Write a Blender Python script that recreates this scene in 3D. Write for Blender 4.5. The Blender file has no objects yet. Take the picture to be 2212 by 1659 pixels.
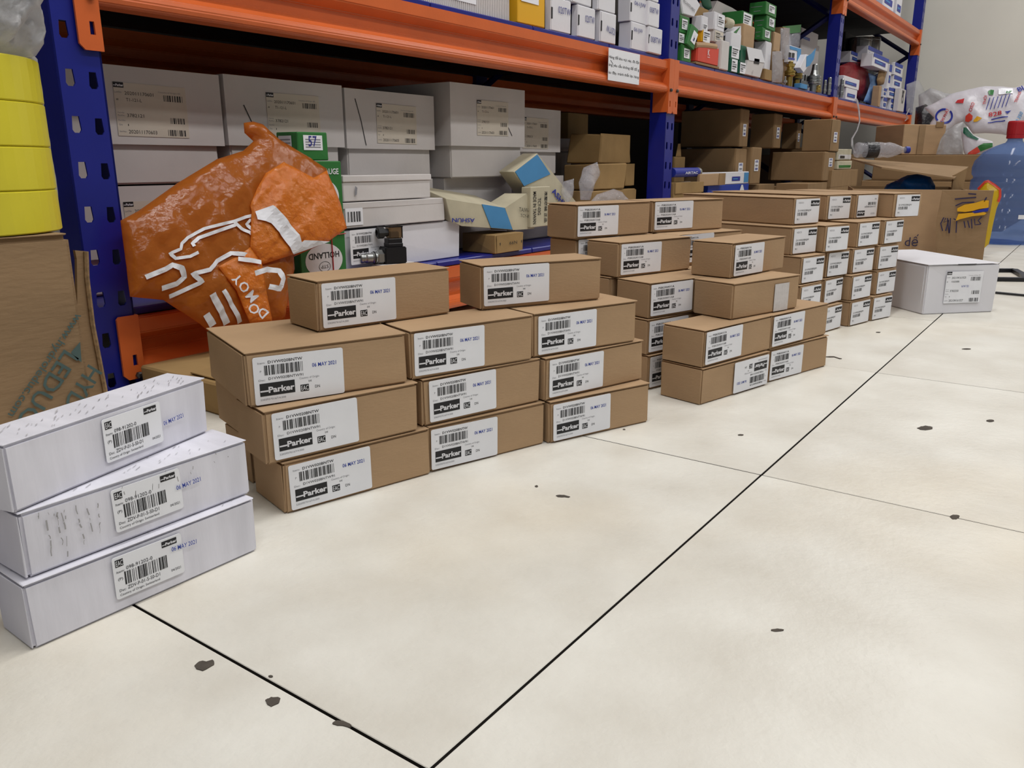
import bpy, bmesh, math, random
from mathutils import Vector, Matrix
from mathutils.geometry import delaunay_2d_cdt, tessellate_polygon
scn = bpy.context.scene
COL = scn.collection
R = random.Random(7)

# ------------------------------------------------------------------ camera, world, lights, exposure
FPX, CX, CY, CAMZ = 1739.27, 1106.0, 829.5, 0.36          # focal length in pixels of the 2212 px wide frame
YAW, PIT, ROL = math.radians(35.788), math.radians(15.338), math.radians(-0.118)
FW = Vector((math.cos(YAW) * math.cos(PIT), math.sin(YAW) * math.cos(PIT), -math.sin(PIT)))
_r = Vector((math.sin(YAW), -math.cos(YAW), 0)); _u = _r.cross(FW)
RT = _r * math.cos(ROL) + _u * math.sin(ROL); UP = -_r * math.sin(ROL) + _u * math.cos(ROL)
cam = bpy.data.objects.new('camera', bpy.data.cameras.new('camera')); COL.objects.link(cam)
cam.data.sensor_width = 36.0; cam.data.lens = FPX / 2212 * 36.0; cam.data.clip_start = 0.02
cam.matrix_world = Matrix(((RT.x, UP.x, -FW.x, 0), (RT.y, UP.y, -FW.y, 0), (RT.z, UP.z, -FW.z, CAMZ), (0, 0, 0, 1)))
scn.camera = cam
EYE = Vector((0, 0, CAMZ))
w = bpy.data.worlds.new('room_ambient'); scn.world = w; w.use_nodes = True
w.node_tree.nodes['Background'].inputs[0].default_value = (0.90, 0.95, 1.0, 1)
w.node_tree.nodes['Background'].inputs[1].default_value = 0.16
def tube_light(name, x, y, z, length, width, power, col=(1.0, 0.99, 0.975)):
    l = bpy.data.lights.new(name, 'AREA'); l.shape = 'RECTANGLE'; l.size = length; l.size_y = width
    l.energy = power; l.color = col
    o = bpy.data.objects.new(name, l); COL.objects.link(o); o.location = (x, y, z); return o
for tx, ty, tp in ((1.35, -0.95, 44), (5.2, -0.95, 37), (-1.2, -1.3, 32), (0.95, 0.45, 39), (5.1, 0.45, 37)):
    tube_light('ceiling_tube_lamp', tx, ty, 2.92, 2.4, 0.16, tp)
scn.view_settings.view_transform = 'Standard'; scn.view_settings.look = 'None'
scn.view_settings.exposure = -0.06; scn.view_settings.gamma = 1.0; scn.view_settings.use_curve_mapping = False

# ------------------------------------------------------------------ points in the room
def ray(px, py): return RT * ((px - CX) / FPX) + UP * (-(py - CY) / FPX) + FW
def onY(p, Y): d = ray(*p); return EYE + d * (Y / d.y)
def onX(p, X): d = ray(*p); return EYE + d * (X / d.x)
def onZ(p, Z): d = ray(*p); return EYE + d * ((Z - CAMZ) / d.z)
def onP(p, p0, n): d = ray(*p); return EYE + d * ((p0 - EYE).dot(n) / d.dot(n))

# ------------------------------------------------------------------ materials
def lin(c):
    if isinstance(c, str): c = [int(c[i:i + 2], 16) / 255 for i in (0, 2, 4)]
    return tuple((v / 12.92 if v <= 0.04045 else ((v + 0.055) / 1.055) ** 2.4) for v in c)
MATS = {}
def mat(name, col, rough=0.6, metal=0.0, var=0.10, scale=6.0, stretch=(1, 1, 1), bump=0.0, bscale=60.0, spec=0.4, second=None):
    m = bpy.data.materials.new(name); m.use_nodes = True; nt = m.node_tree; b = nt.nodes['Principled BSDF']
    c = lin(col); b.inputs['Roughness'].default_value = rough; b.inputs['Metallic'].default_value = metal
    b.inputs['Specular IOR Level'].default_value = spec; b.inputs['Base Color'].default_value = (*c, 1)
    if var or bump:
        tc = nt.nodes.new('ShaderNodeTexCoord'); mp = nt.nodes.new('ShaderNodeMapping'); mp.inputs['Scale'].default_value = stretch
        nt.links.new(tc.outputs['Object'], mp.inputs[0])
    if var:
        n = nt.nodes.new('ShaderNodeTexNoise'); n.inputs['Scale'].default_value = scale; n.inputs['Detail'].default_value = 5
        nt.links.new(mp.outputs[0], n.inputs['Vector'])
        r = nt.nodes.new('ShaderNodeValToRGB'); r.color_ramp.elements[0].position = 0.3; r.color_ramp.elements[1].position = 0.7
        c2 = lin(second) if second else tuple(min(1, v * (1 + var)) for v in c)
        r.color_ramp.elements[0].color = (*(tuple(v * (1 - var) for v in c) if not second else c), 1); r.color_ramp.elements[1].color = (*c2, 1)
        nt.links.new(n.outputs[0], r.inputs[0]); nt.links.new(r.outputs[0], b.inputs['Base Color'])
    if bump:
        n2 = nt.nodes.new('ShaderNodeTexNoise'); n2.inputs['Scale'].default_value = bscale; n2.inputs['Detail'].default_value = 4
        nt.links.new(mp.outputs[0], n2.inputs['Vector'])
        bp = nt.nodes.new('ShaderNodeBump'); bp.inputs['Strength'].default_value = bump; bp.inputs['Distance'].default_value = 0.002
        nt.links.new(n2.outputs[0], bp.inputs['Height']); nt.links.new(bp.outputs[0], b.inputs['Normal'])
    MATS[name] = m; return m
def film(name, col, clear=0.5, rough=0.15, bump=0.6, bscale=40, trans=0.35, tint=None):
    """thin plastic film: part clear, part a glossy and translucent skin"""
    m = bpy.data.materials.new(name); m.use_nodes = True; nt = m.node_tree; b = nt.nodes['Principled BSDF']; out = nt.nodes['Material Output']
    c = lin(col); b.inputs['Base Color'].default_value = (*c, 1); b.inputs['Roughness'].default_value = rough; b.inputs['Specular IOR Level'].default_value = 0.6
    tr = nt.nodes.new('ShaderNodeBsdfTranslucent'); tr.inputs[0].default_value = (*c, 1)
    tp = nt.nodes.new('ShaderNodeBsdfTransparent'); tp.inputs[0].default_value = (*(lin(tint) if tint else tuple(0.4 + 0.6 * v for v in c)), 1)
    a = nt.nodes.new('ShaderNodeMixShader'); a.inputs[0].default_value = trans
    nt.links.new(b.outputs[0], a.inputs[1]); nt.links.new(tr.outputs[0], a.inputs[2])
    z = nt.nodes.new('ShaderNodeMixShader'); z.inputs[0].default_value = clear
    nt.links.new(a.outputs[0], z.inputs[1]); nt.links.new(tp.outputs[0], z.inputs[2]); nt.links.new(z.outputs[0], out.inputs[0])
    if bump:
        tc = nt.nodes.new('ShaderNodeTexCoord'); n2 = nt.nodes.new('ShaderNodeTexNoise'); n2.inputs['Scale'].default_value = bscale; n2.inputs['Detail'].default_value = 6
        nt.links.new(tc.outputs['Object'], n2.inputs['Vector'])
        bp = nt.nodes.new('ShaderNodeBump'); bp.inputs['Strength'].default_value = bump; bp.inputs['Distance'].default_value = 0.01
        nt.links.new(n2.outputs[0], bp.inputs['Height'])
        nt.links.new(bp.outputs[0], b.inputs['Normal'])
    MATS[name] = m; return m

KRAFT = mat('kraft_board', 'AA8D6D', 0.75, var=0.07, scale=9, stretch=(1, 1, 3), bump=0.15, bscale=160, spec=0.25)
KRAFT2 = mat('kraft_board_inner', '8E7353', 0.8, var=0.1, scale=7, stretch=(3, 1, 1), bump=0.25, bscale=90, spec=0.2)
KRAFTG = mat('kraft_board_grey', '93795B', 0.8, var=0.1, scale=6, stretch=(1, 1, 4), bump=0.3, bscale=50, spec=0.2)
KRAFTO = mat('kraft_board_old', '94784F', 0.8, var=0.16, scale=8, bump=0.5, bscale=30, spec=0.25)
WHITEB = mat('white_board', 'D6D5DA', 0.6, var=0.05, scale=5, bump=0.1, bscale=80, spec=0.3)
GREYB = mat('greyish_white_board', 'C9C4C2', 0.65, var=0.06, scale=7, bump=0.2, bscale=60, spec=0.3)
SCUFF = mat('scuffed_white_board', 'D6D5DE', 0.55, var=0.08, scale=14, stretch=(4, 1, .6), bump=0.15, bscale=70, spec=0.35)
PAPER = mat('label_paper', 'E4E5EA', 0.45, var=0.03, scale=30, spec=0.4)
CREAM = mat('label_paper_cream', 'C9C0B2', 0.5, var=0.03, scale=30)
INK = mat('black_print', '1C1C20', 0.5, var=0); GREYINK = mat('grey_print', '86868C', 0.5, var=0)
BLUEINK = mat('blue_stamp_ink', '1E3A9C', 0.5, var=0); FAINT = mat('faint_scuff', '9C9A9C', 0.6, var=0); REDINK = mat('red_print', 'B52B30', 0.5, var=0)
PENINK = mat('blue_pen_ink', '2B2F7E', 0.5, var=0); TEALINK = mat('teal_print', '4E625F', 0.7, var=0.1, scale=40)
WPRINT = mat('white_print', 'DADADF', 0.5, var=0); NAVY = mat('navy_print', '23308F', 0.45, var=0.04)
ORANGE = mat('orange_paint', 'C8602C', 0.34, var=0.06, scale=12, bump=0.08, bscale=120, spec=0.5)
DKBLUE = mat('shade_darkened_blue', '10164E', 0.45, var=0.08, scale=10)  # blue paint darkened: shade at the back of the rack put into the colour
UNDER = mat('shade_dark_underside', '15151A', 0.7, var=0.1)  # near-black panel bottoms: shade inside the shelves painted into the colour
MARK = mat('marker_ink', '2A2548', 0.6, var=0)
BLUE = mat('blue_paint', '151E7C', 0.33, var=0.08, scale=10, bump=0.05, bscale=90, spec=0.5)
STEEL = mat('zinc_steel', 'A9ABAA', 0.3, metal=0.9, var=0.08, scale=40)
DKSTEEL = mat('dark_steel', '4A4A4A', 0.4, metal=0.7, var=0.1, scale=30)
BRASS = mat('brass', 'A8904E', 0.35, metal=0.85, var=0.12, scale=40)
BLACKP = mat('black_plastic', '1B1B1E', 0.4, var=0.05, scale=20, spec=0.4)
RUBBER = mat('black_rubber', '121214', 0.6, var=0)
YELLOW = mat('yellow_tape', 'CFC331', 0.3, var=0.05, scale=14, bump=0.1, bscale=25, spec=0.5)
YBOX = mat('yellow_card', 'D9A31C', 0.45, var=0.04, scale=10)
GREEN = mat('green_card', '2C6E33', 0.45, var=0.06, scale=12, spec=0.4)
DGREEN = mat('dark_green_card', '1F5A44', 0.4, var=0.08, scale=12)
REDC = mat('red_card', 'CC4433', 0.45, var=0.05, scale=10)
BLUEC = mat('blue_card', '1C3A9A', 0.45, var=0.04, scale=10)
SKYC = mat('sky_blue_card', '4686B8', 0.6, var=0.07, scale=10)
ASHC = mat('worn_cream_card', 'B9B199', 0.7, var=0.16, scale=9, bump=0.3, bscale=40)
TILE = mat('cream_tile', 'CDC8BD', 0.42, var=0.06, scale=9, bump=0.35, bscale=130, spec=0.3, second='DEDBD2')
nt = TILE.node_tree; b_ = nt.nodes['Principled BSDF']; src = b_.inputs['Base Color'].links[0].from_socket
n3 = nt.nodes.new('ShaderNodeTexNoise'); n3.inputs['Scale'].default_value = 1.7; n3.inputs['Detail'].default_value = 6
g3 = nt.nodes.new('ShaderNodeNewGeometry'); nt.links.new(g3.outputs['Position'], n3.inputs['Vector'])
r3 = nt.nodes.new('ShaderNodeValToRGB'); r3.color_ramp.elements[0].position = .5; r3.color_ramp.elements[1].position = .72; r3.color_ramp.elements[0].color = (1, 1, 1, 1); r3.color_ramp.elements[1].color = (.97, .91, .82, 1)
nt.links.new(n3.outputs[0], r3.inputs[0]); mx = nt.nodes.new('ShaderNodeMix'); mx.data_type = 'RGBA'; mx.blend_type = 'MULTIPLY'; mx.inputs[0].default_value = 1
nt.links.new(src, mx.inputs[6]); nt.links.new(r3.outputs[0], mx.inputs[7]); nt.links.new(mx.outputs[2], b_.inputs['Base Color'])
GROUT = mat('dark_grout', '2E2823', 0.95, var=0.2, scale=30)
CHIP = mat('exposed_tile_body', '4E4740', 0.9, var=0.2, scale=90)
WALL = mat('cream_wall_paint', 'D8D5CB', 0.75, var=0.05, scale=1.6, bump=0.12, bscale=25)
GWALL = mat('shaded_wall_plaster', '3C3833', 0.85, var=0.06, scale=2)  # the unlit wall behind the rack has its shade in this dark colour
CEIL = mat('ceiling_paint', 'DAD9D5', 0.8, var=0.02)
CORE = mat('corrugated_edge', '8A7152', 0.9, var=0.35, scale=150)
OBAG = film('orange_bag_film', 'CE7E34', clear=0.22, rough=0.13, bump=0.42, bscale=34, trans=0.5, tint='F5A050')
OFLAP = film('orange_bag_fold_film', 'EE9238', clear=0.14, rough=0.12, bump=0.6, bscale=70, trans=0.4, tint='F5A050')
CLEARF = film('clear_film', 'D6D6DE', clear=0.66, rough=0.08, bump=0.9, bscale=60, trans=0.2, tint='FFFFFF')
MILKF = film('milky_film', 'C9C9CC', clear=0.30, rough=0.25, bump=0.9, bscale=26, trans=0.4, tint='FFFFFF')
SACKF = film('white_sack_film', 'DCD9E0', clear=0.06, rough=0.35, bump=0.5, bscale=18, trans=0.3, tint='FFFFFF')
BLUEF = film('blue_bag_film', '1F74C8', clear=0.08, rough=0.25, bump=0.8, bscale=25, trans=0.35)
LBLUEF = film('pale_blue_bag_film', '7FA8DC', clear=0.22, rough=0.2, bump=0.8, bscale=40, trans=0.35)
REDF = film('red_bag_film', 'C23C44', clear=0.15, rough=0.2, bump=0.8, bscale=40, trans=0.35)
YELF = film('yellow_bag_film', 'E0C22C', clear=0.05, rough=0.3, bump=0.6, bscale=30, trans=0.35)
DARKF = film('dark_bag_film', '2B2A2E', clear=0.1, rough=0.2, bump=0.8, bscale=40, trans=0.1)
BOTTLE = film('blue_bottle_plastic', '86A0D0', clear=0.62, rough=0.08, bump=0.0, trans=0.5, tint='BCCCEA')
SMOKE = film('smoky_clear_plastic', '7E6A55', clear=0.55, rough=0.06, bump=0, trans=0.1, tint='C9B597')
REDP = mat('red_plastic', 'B0242C', 0.35, var=0.04)

# ------------------------------------------------------------------ object helpers
def link(name, me, mats=None, parent=None, loc=(0, 0, 0), rot=(0, 0, 0)):
    o = bpy.data.objects.new(name, me); COL.objects.link(o)
    if mats is not None and me is not None and not me.materials:
        for m in (mats if isinstance(mats, (list, tuple)) else [mats]): me.materials.append(m)
    o.parent = parent; o.location = loc; o.rotation_euler = rot; return o
def tag(o, label, cat, group=None):
    o['label'] = label; o['category'] = cat
    if group: o['group'] = group
    return o
def thing(name, label, cat, loc=(0, 0, 0), rz=0.0, group=None):
    o = bpy.data.objects.new(name, None); COL.objects.link(o); o.empty_display_size = 0.02
    o.location = loc; o.rotation_euler = (0, 0, rz); return tag(o, label, cat, group)
def obj(name, bm, mats, parent=None, loc=(0, 0, 0), rot=(0, 0, 0), smooth=False):
    bmesh.ops.recalc_face_normals(bm, faces=bm.faces)
    me = bpy.data.meshes.new(name); bm.to_mesh(me); bm.free()
    if smooth: me.polygons.foreach_set('use_smooth', [True] * len(me.polygons))
    return link(name, me, mats, parent, loc, rot)
def bbox(w, d, h, bev=0.0015, jit=0.0, c=(0, 0, 0), seg=1, keepbase=True, taper=1.0):
    """box centred in x and y, base at z=0, small bevel, corners pushed about a little"""
    bm = bmesh.new(); bmesh.ops.create_cube(bm, size=1)
    for v in bm.verts:
        t = v.co.z > 0
        v.co = Vector((v.co.x * w * (taper if t else 1), v.co.y * d * (taper if t else 1), (v.co.z + .5) * h))
        if jit: v.co += Vector((R.uniform(-jit, jit), R.uniform(-jit, jit), R.uniform(-jit, 0) if t else 0))
    if bev: bmesh.ops.bevel(bm, geom=list(bm.edges), offset=min(bev, .3 * min(w, d, h)), segments=seg, affect='EDGES')
    for v in bm.verts: v.co += Vector(c)
    return bm
def addbox(bm, x0, x1, y0, y1, z0, z1, mi=0):
    vs = [bm.verts.new((x, y, z)) for z in (z0, z1) for (x, y) in ((x0, y0), (x1, y0), (x1, y1), (x0, y1))]
    for f in ((3, 2, 1, 0), (4, 5, 6, 7), (0, 1, 5, 4), (1, 2, 6, 5), (2, 3, 7, 6), (3, 0, 4, 7)):
        bm.faces.new([vs[i] for i in f]).material_index = mi
def boxes(lst):
    bm = bmesh.new()
    for b in lst: addbox(bm, *b)
    return bm
def lathe(prof, seg=24, cap=True):
    bm = bmesh.new(); rings = []
    for r, z in prof:
        rings.append([bm.verts.new((max(r, 1e-4) * math.cos(2 * math.pi * i / seg), max(r, 1e-4) * math.sin(2 * math.pi * i / seg), z)) for i in range(seg)])
    for a, b in zip(rings, rings[1:]):
        for i in range(seg): bm.faces.new((a[i], a[(i + 1) % seg], b[(i + 1) % seg], b[i]))
    if cap:
        bm.faces.new(rings[0][::-1]); bm.faces.new(rings[-1])
    return bm
def tube(pts, r, seg=8):
    """tube swept along points"""
    bm = bmesh.new(); rings = []; pts = [Vector(p) for p in pts]
    for i, p in enumerate(pts):
        t = (pts[min(i + 1, len(pts) - 1)] - pts[max(i - 1, 0)]).normalized()
        a = t.cross(Vector((0, 0, 1))) if abs(t.z) < .95 else t.cross(Vector((1, 0, 0))); a.normalize(); b = t.cross(a)
        rings.append([bm.verts.new(p + (a * math.cos(2 * math.pi * k / seg) + b * math.sin(2 * math.pi * k / seg)) * r) for k in range(seg)])
    for a, b in zip(rings, rings[1:]):
        for i in range(seg): bm.faces.new((a[i], a[(i + 1) % seg], b[(i + 1) % seg], b[i]))
    bm.faces.new(rings[0][::-1]); bm.faces.new(rings[-1]); return bm

# ------------------------------------------------------------------ printed labels (flat print on real paper)
_tc = {}
def glyphs(s, bold=0.0):
    k = (s, bold)
    if k not in _tc:
        cu = bpy.data.curves.new('t', 'FONT'); cu.body = s; cu.size = 1; cu.resolution_u = 2; cu.offset = bold; cu.fill_mode = 'FRONT'
        o = bpy.data.objects.new('t', cu); COL.objects.link(o)
        dg = bpy.context.evaluated_depsgraph_get(); me = bpy.data.meshes.new_from_object(o.evaluated_get(dg))
        vs = [(v.co.x, v.co.y) for v in me.vertices]; fs = [tuple(p.vertices) for p in me.polygons]
        bpy.data.objects.remove(o); bpy.data.curves.remove(cu); bpy.data.meshes.remove(me)
        x0 = min((v[0] for v in vs), default=0); x1 = max((v[0] for v in vs), default=1)
        y0 = min((v[1] for v in vs), default=0); y1 = max((v[1] for v in vs), default=1)
        _tc[k] = (vs, fs, x0, x1, y0, y1)
    return _tc[k]
class Print:
    """flat artwork in the x-z plane facing -y; unit box (0..1, 0..1) scaled to W x H metres"""
    def __init__(s, W, H): s.W, s.H, s.v, s.f, s.m, s.mats = W, H, [], [], [], []
    def mi(s, m):
        if m not in s.mats: s.mats.append(m)
        return s.mats.index(m)
    def poly(s, pts, m, lay=1):
        n = len(s.v); s.v += [(x * s.W, -0.00022 * lay, y * s.H) for x, y in pts]; s.f.append(tuple(range(n, n + len(pts)))); s.m.append(s.mi(m)); return s
    def rect(s, x0, y0, x1, y1, m, lay=1): return s.poly([(x0, y0), (x1, y0), (x1, y1), (x0, y1)], m, lay)
    def paper(s, m, r=0.0022):
        rx, ry = r / s.W, r / s.H; pts = []
        for cx, cy, a in ((1 - rx, ry, -90), (1 - rx, 1 - ry, 0), (rx, 1 - ry, 90), (rx, ry, 180)):
            pts += [(cx + rx * math.cos(math.radians(a + q)), cy + ry * math.sin(math.radians(a + q))) for q in (0, 30, 60, 90)]
        n = len(s.v); s.poly(pts, m, 1)
        s.v += [(x * s.W, 0.0004, y * s.H) for x, y in pts]; k = len(pts)
        for i in range(k): s.f.append((n + i, n + k + i, n + k + (i + 1) % k, n + (i + 1) % k)); s.m.append(s.mi(m))
        return s
    def text(s, txt, x0, y0, x1, y1, m, lay=2, bold=0.0, rot=0):
        vs, fs, a0, a1, b0, b1 = glyphs(txt, bold); n = len(s.v)
        for x, y in vs:
            u, v = (x - a0) / (a1 - a0), (y - b0) / (b1 - b0)
            if rot == 180: u, v = 1 - u, 1 - v
            s.v.append(((x0 + u * (x1 - x0)) * s.W, -0.00022 * lay, (y0 + v * (y1 - y0)) * s.H))
        for f in fs: s.f.append(tuple(n + i for i in f)); s.m.append(s.mi(m))
        return s
    def bars(s, x0, y0, x1, y1, m, seed=1, n=30, lay=2):
        q = random.Random(seed); ws = [q.choice((1, 1, 2, 3)) for _ in range(2 * n)]; t = sum(ws); x = 0
        for i, k in enumerate(ws):
            if i % 2 == 0: s.rect(x0 + (x1 - x0) * x / t, y0, x0 + (x1 - x0) * (x + k) / t, y1, m, lay)
            x += k
        return s
    def logo(s, x0, y0, x1, y1, lay=2):
        w, h = x1 - x0, y1 - y0; s.rect(x0, y0, x1, y1, INK, lay)
        s.text('Parker', x0 + .24 * w, y0 + .22 * h, x0 + .985 * w, y0 + .70 * h, WPRINT, lay + 1, 0.035)
        s.poly([(x0 + .01 * w, y0 + .33 * h), (x0 + .27 * w, y0 + .33 * h), (x0 + .27 * w, y0 + .45 * h), (x0 + .01 * w, y0 + .45 * h)], WPRINT, lay + 1); return s
    def eac(s, x0, y0, x1, y1, lay=2):
        w, h = x1 - x0, y1 - y0; s.rect(x0, y0, x1, y1, INK, lay)
        s.text('EAC', x0 + .08 * w, y0 + .14 * h, x0 + .94 * w, y0 + .86 * h, PAPER, lay + 1, 0.0); return s
    def stroke(s, pts, wd, m, lay=2):
        """pen stroke: wd in metres"""
        P = [Vector((x * s.W, y * s.H)) for x, y in pts]; L = []
        for i, p in enumerate(P):
            t = (P[min(i + 1, len(P) - 1)] - P[max(i - 1, 0)]).normalized(); L.append((p, Vector((-t.y, t.x)) * wd / 2))
        for (p, a), (q, b) in zip(L, L[1:]):
            n = len(s.v); s.v += [(c.x, -0.00022 * lay, c.y) for c in (p - a, q - b, q + b, p + a)]; s.f.append((n, n + 1, n + 2, n + 3)); s.m.append(s.mi(m))
        return s
    def mesh(s, name):
        me = bpy.data.meshes.new(name); me.from_pydata(s.v, [], s.f)
        for m in s.mats: me.materials.append(m)
        me.polygons.foreach_set('material_index', s.m); me.update(); return me

def valve_label(item, dsc, num, date=True, seed=1):
    p = Print(.097, .0505).paper(PAPER)
    p.text('Item:', .05, .855, .13, .895, GREYINK).text(item, .16, .85, .535, .91, INK, bold=.012)
    p.bars(.115, .61, .545, .815, INK, seed, 27).text('P', .07, .68, .085, .72, GREYINK)
    p.text('Dsc:', .05, .495, .12, .535, GREYINK).text(dsc, .155, .505, .535, .56, INK)
    p.logo(.055, .175, .435, .445).text(num, .055, .085, .33, .125, GREYINK)
    p.text('Country of Origin:', .49, .42, .715, .475, GREYINK).text('DE', .59, .355, .625, .39, INK)
    p.eac(.495, .165, .59, .31).text('DN', .66, .205, .715, .265, INK)
    if date: p.text('06 MAY 2021', .64, .66, .915, .745, BLUEINK, bold=.01)
    return p.mesh('valve_label')
LAB_A = valve_label('D1VW020BNTW', 'D1VW020BNTW91', '53039570167/4.000', True, 1)
LAB_A0 = valve_label('D1VW020BNTW', 'D1VW020BNTW91', '53039570167/4.000', False, 1)
LAB_B = valve_label('PSB250AV1A', 'PSB250AV1A8', '53039570167/4.000', True, 3)
p = Print(.083, .0505).paper(PAPER)
p.text('425/21', .10, .82, .31, .89, GREYINK).logo(.62, .70, .985, .93)
p.text('D1VW020BNJW', .10, .47, .66, .57, INK).bars(.09, .32, .50, .455, INK, 5, 20).text('91', .08, .14, .165, .215, INK)
LAB_C = p.mesh('square_valve_label')
p = Print(.0615, .0375).paper(PAPER)
p.eac(.035, .76, .145, .93).logo(.70, .80, .925, .95).text('Item:', .04, .615, .15, .67, INK).text('098-91202-0', .175, .63, .55, .715, INK)
p.bars(.14, .29, .76, .60, INK, 9, 26).text('(P)', .05, .42, .115, .50, INK)
p.text('Dsc:', .05, .165, .14, .225, INK).text('ZDV-P-01-5-S0-D1', .165, .165, .63, .25, INK)
p.text('Country of Origin: Switzerland', .05, .045, .62, .115, INK).text('04/2021', .80, .14, .945, .20, INK)
LAB_W = p.mesh('item_label')
p = Print(.0238, .0042); p.text('06 MAY 2021', 0, 0, 1, 1, BLUEINK, bold=.01); LAB_STAMP = p.mesh('date_stamp')
def lot_label(model, fam, lot, ser, stamp=False):
    p = Print(.137, .088).paper(PAPER if stamp else CREAM, .001)
    p.logo(.0, .90, .135, 1.0).text('Lot/No', .01, .80, .10, .835, GREYINK).text(lot, .14, .775, .53, .84, INK)
    p.text('#', .02, .66, .05, .70, INK).text(model, .15, .655, .36, .715, INK)
    p.text('Country of Origin: BE', .60, .85, .92, .885, GREYINK).bars(.67, .70, .95, .82, INK, 2, 12)
    p.text('Family', .02, .42, .11, .45, GREYINK).text('PartNo', .02, .37, .11, .40, GREYINK).text(fam, .14, .36, .37, .425, INK)
    p.bars(.74, .27, .96, .385, INK, 4, 11).text('PartNo', .02, .28, .11, .31, GREYINK).text('Qty', .02, .19, .07, .23, GREYINK).text('1', .14, .19, .15, .23, INK)
    p.text('SerNo', .02, .07, .11, .10, GREYINK).text(ser, .14, .05, .53, .12, INK).bars(.69, .03, .96, .15, INK, 6, 12)
    if stamp: p.text('06 MAY 2021', .44, .50, .64, .565, BLUEINK)
    return p.mesh('lot_label')
LAB_T = lot_label('T1-121-L', '3782121', '202011170601', '202011170603')
LAB_D = lot_label('PV1-C10-N6C3-N-000-000000-00', '3782250', '202104161025', '202104161027', True)
def mini(seed, m=PAPER, ink=INK, lines=4):
    """small sticker seen from afar, unit size"""
    q = random.Random(seed); p = Print(1, 1); p.rect(0, 0, 1, 1, m, 1)
    for i in range(lines):
        y = .82 - i * .72 / lines; p.rect(.1, y - .09, q.uniform(.5, .92), y, ink if i % 2 == 0 else GREYINK, 4)
    return p.mesh('sticker')
MINI = [mini(i) for i in range(3)]; MINIC = mini(8, CREAM)
p = Print(1, 1); p.rect(0, 0, 1, 1, PAPER, 1).text('ATK', .15, .74, .85, .93, NAVY, 4, .03).rect(.2, .42, .8, .56, GREYINK, 4).text('K08', .2, .1, .8, .3, NAVY, 4, .03); ATK = p.mesh('sticker')
p = Print(1, 1); p.rect(0, 0, 1, 1, NAVY, 1).rect(.1, .35, .7, .6, SKYC, 4); BLUEBAND = p.mesh('blue_band')
p = Print(1, 1); p.rect(0, 0, 1, 1, PAPER, 1).text('20', .12, .15, .88, .85, PENINK, 4, .05); TWENTY = p.mesh('sticker')
def word(txt, m, bold=0.0):
    p = Print(1, 1); p.text(txt, 0, 0, 1, 1, m, 4, bold); return p.mesh('lettering')

def stick(name, me, parent, x, z, w, h, y, roll=0.0, label=None, unit=True):
    """fix a flat print on the -y face of its parent; x, z: lower left corner"""
    o = link(name, me, None, parent)
    o.location = (x, y, z); o.rotation_euler = (0, roll, 0)
    if unit: o.scale = (w, 1, h)
    if label: o['label'] = label
    return o

# ------------------------------------------------------------------ the room
def struct(o): o['kind'] = 'structure'; return o
X0, X1, Y0, Y1 = -2.4, 7.15, -3.2, 2.32
floor = struct(obj('floor', boxes([(X0, X1, Y0, Y1, -.12, -.0065)]), GROUT))
tb = bbox(.5956, .5956, .012, .0005, seg=1); tme = bpy.data.meshes.new('tile'); tb.to_mesh(tme); tb.free(); tme.materials.append(TILE); tme.materials.append(GROUT)
for f in tme.polygons:
    if abs(f.normal.z) < .3: f.material_index = 1
for i in range(-4, 12):
    for j in range(-6, 4):
        x, y = .306 + .598 * (i + .5), .2845 + .598 * (j + .5)
        if x < X1 - .25 and x > X0 + .25:
            t = link('tile', tme, None, floor, (x, y, -.012 + R.uniform(-.0003, .0002)), (0, 0, R.choice((0, math.pi / 2, math.pi))))
def blob(name, p, rx, ry, tailx=0.0, taily=0.0, parent=floor):
    c = onZ(p, 0); bm = bmesh.new(); n = 16; vs = []
    e = [onZ((p[0] + rx * math.cos(a) * R.uniform(.8, 1.15) + (tailx if math.cos(a) > .6 and tailx else 0), p[1] + ry * math.sin(a) * R.uniform(.8, 1.15) + (taily if math.cos(a) > .6 else 0)), 0) for a in [2 * math.pi * k / n for k in range(n)]]
    top = [bm.verts.new((v.x, v.y, .0006)) for v in e]; bot = [bm.verts.new((v.x, v.y, -.001)) for v in e]
    bm.faces.new(top)
    for i in range(n): bm.faces.new((top[i], top[(i + 1) % n], bot[(i + 1) % n], bot[i]))
    return obj(name, bm, CHIP, parent)
for q in (((438, 1439), 18, 10, 8, -6), ((586, 1517), 13, 9, 6, -4), ((1999, 925), 17, 4.5), ((2139, 909), 9, 2.4), ((1679, 1362), 14, 3), ((2062, 1117), 11, 5),
          ((1214, 1072), 13, 2.5, 4, 2), ((735, 1563), 16, 6, 8, 5), ((1600, 940), 6, 1.6), ((1797, 771), 14, 1.2, 9, 4), ((2088, 754), 10, 1.2), ((1897, 718), 5, 1), ((1159, 1051), 3.5, 2), ((585, 1462), 5, 2.5), ((1760, 742), 5, 2), ((1348, 928), 3, 1)):
    blob('tile_chip', *q)
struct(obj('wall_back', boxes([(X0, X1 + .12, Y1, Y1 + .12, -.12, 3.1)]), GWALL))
struct(obj('wall_right', boxes([(X1, X1 + .12, Y0, Y1, -.12, 3.1)]), WALL))
struct(obj('ceiling', boxes([(X0, X1 + .12, Y0, Y1 + .12, 3.0, 3.1)]), CEIL))
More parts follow.
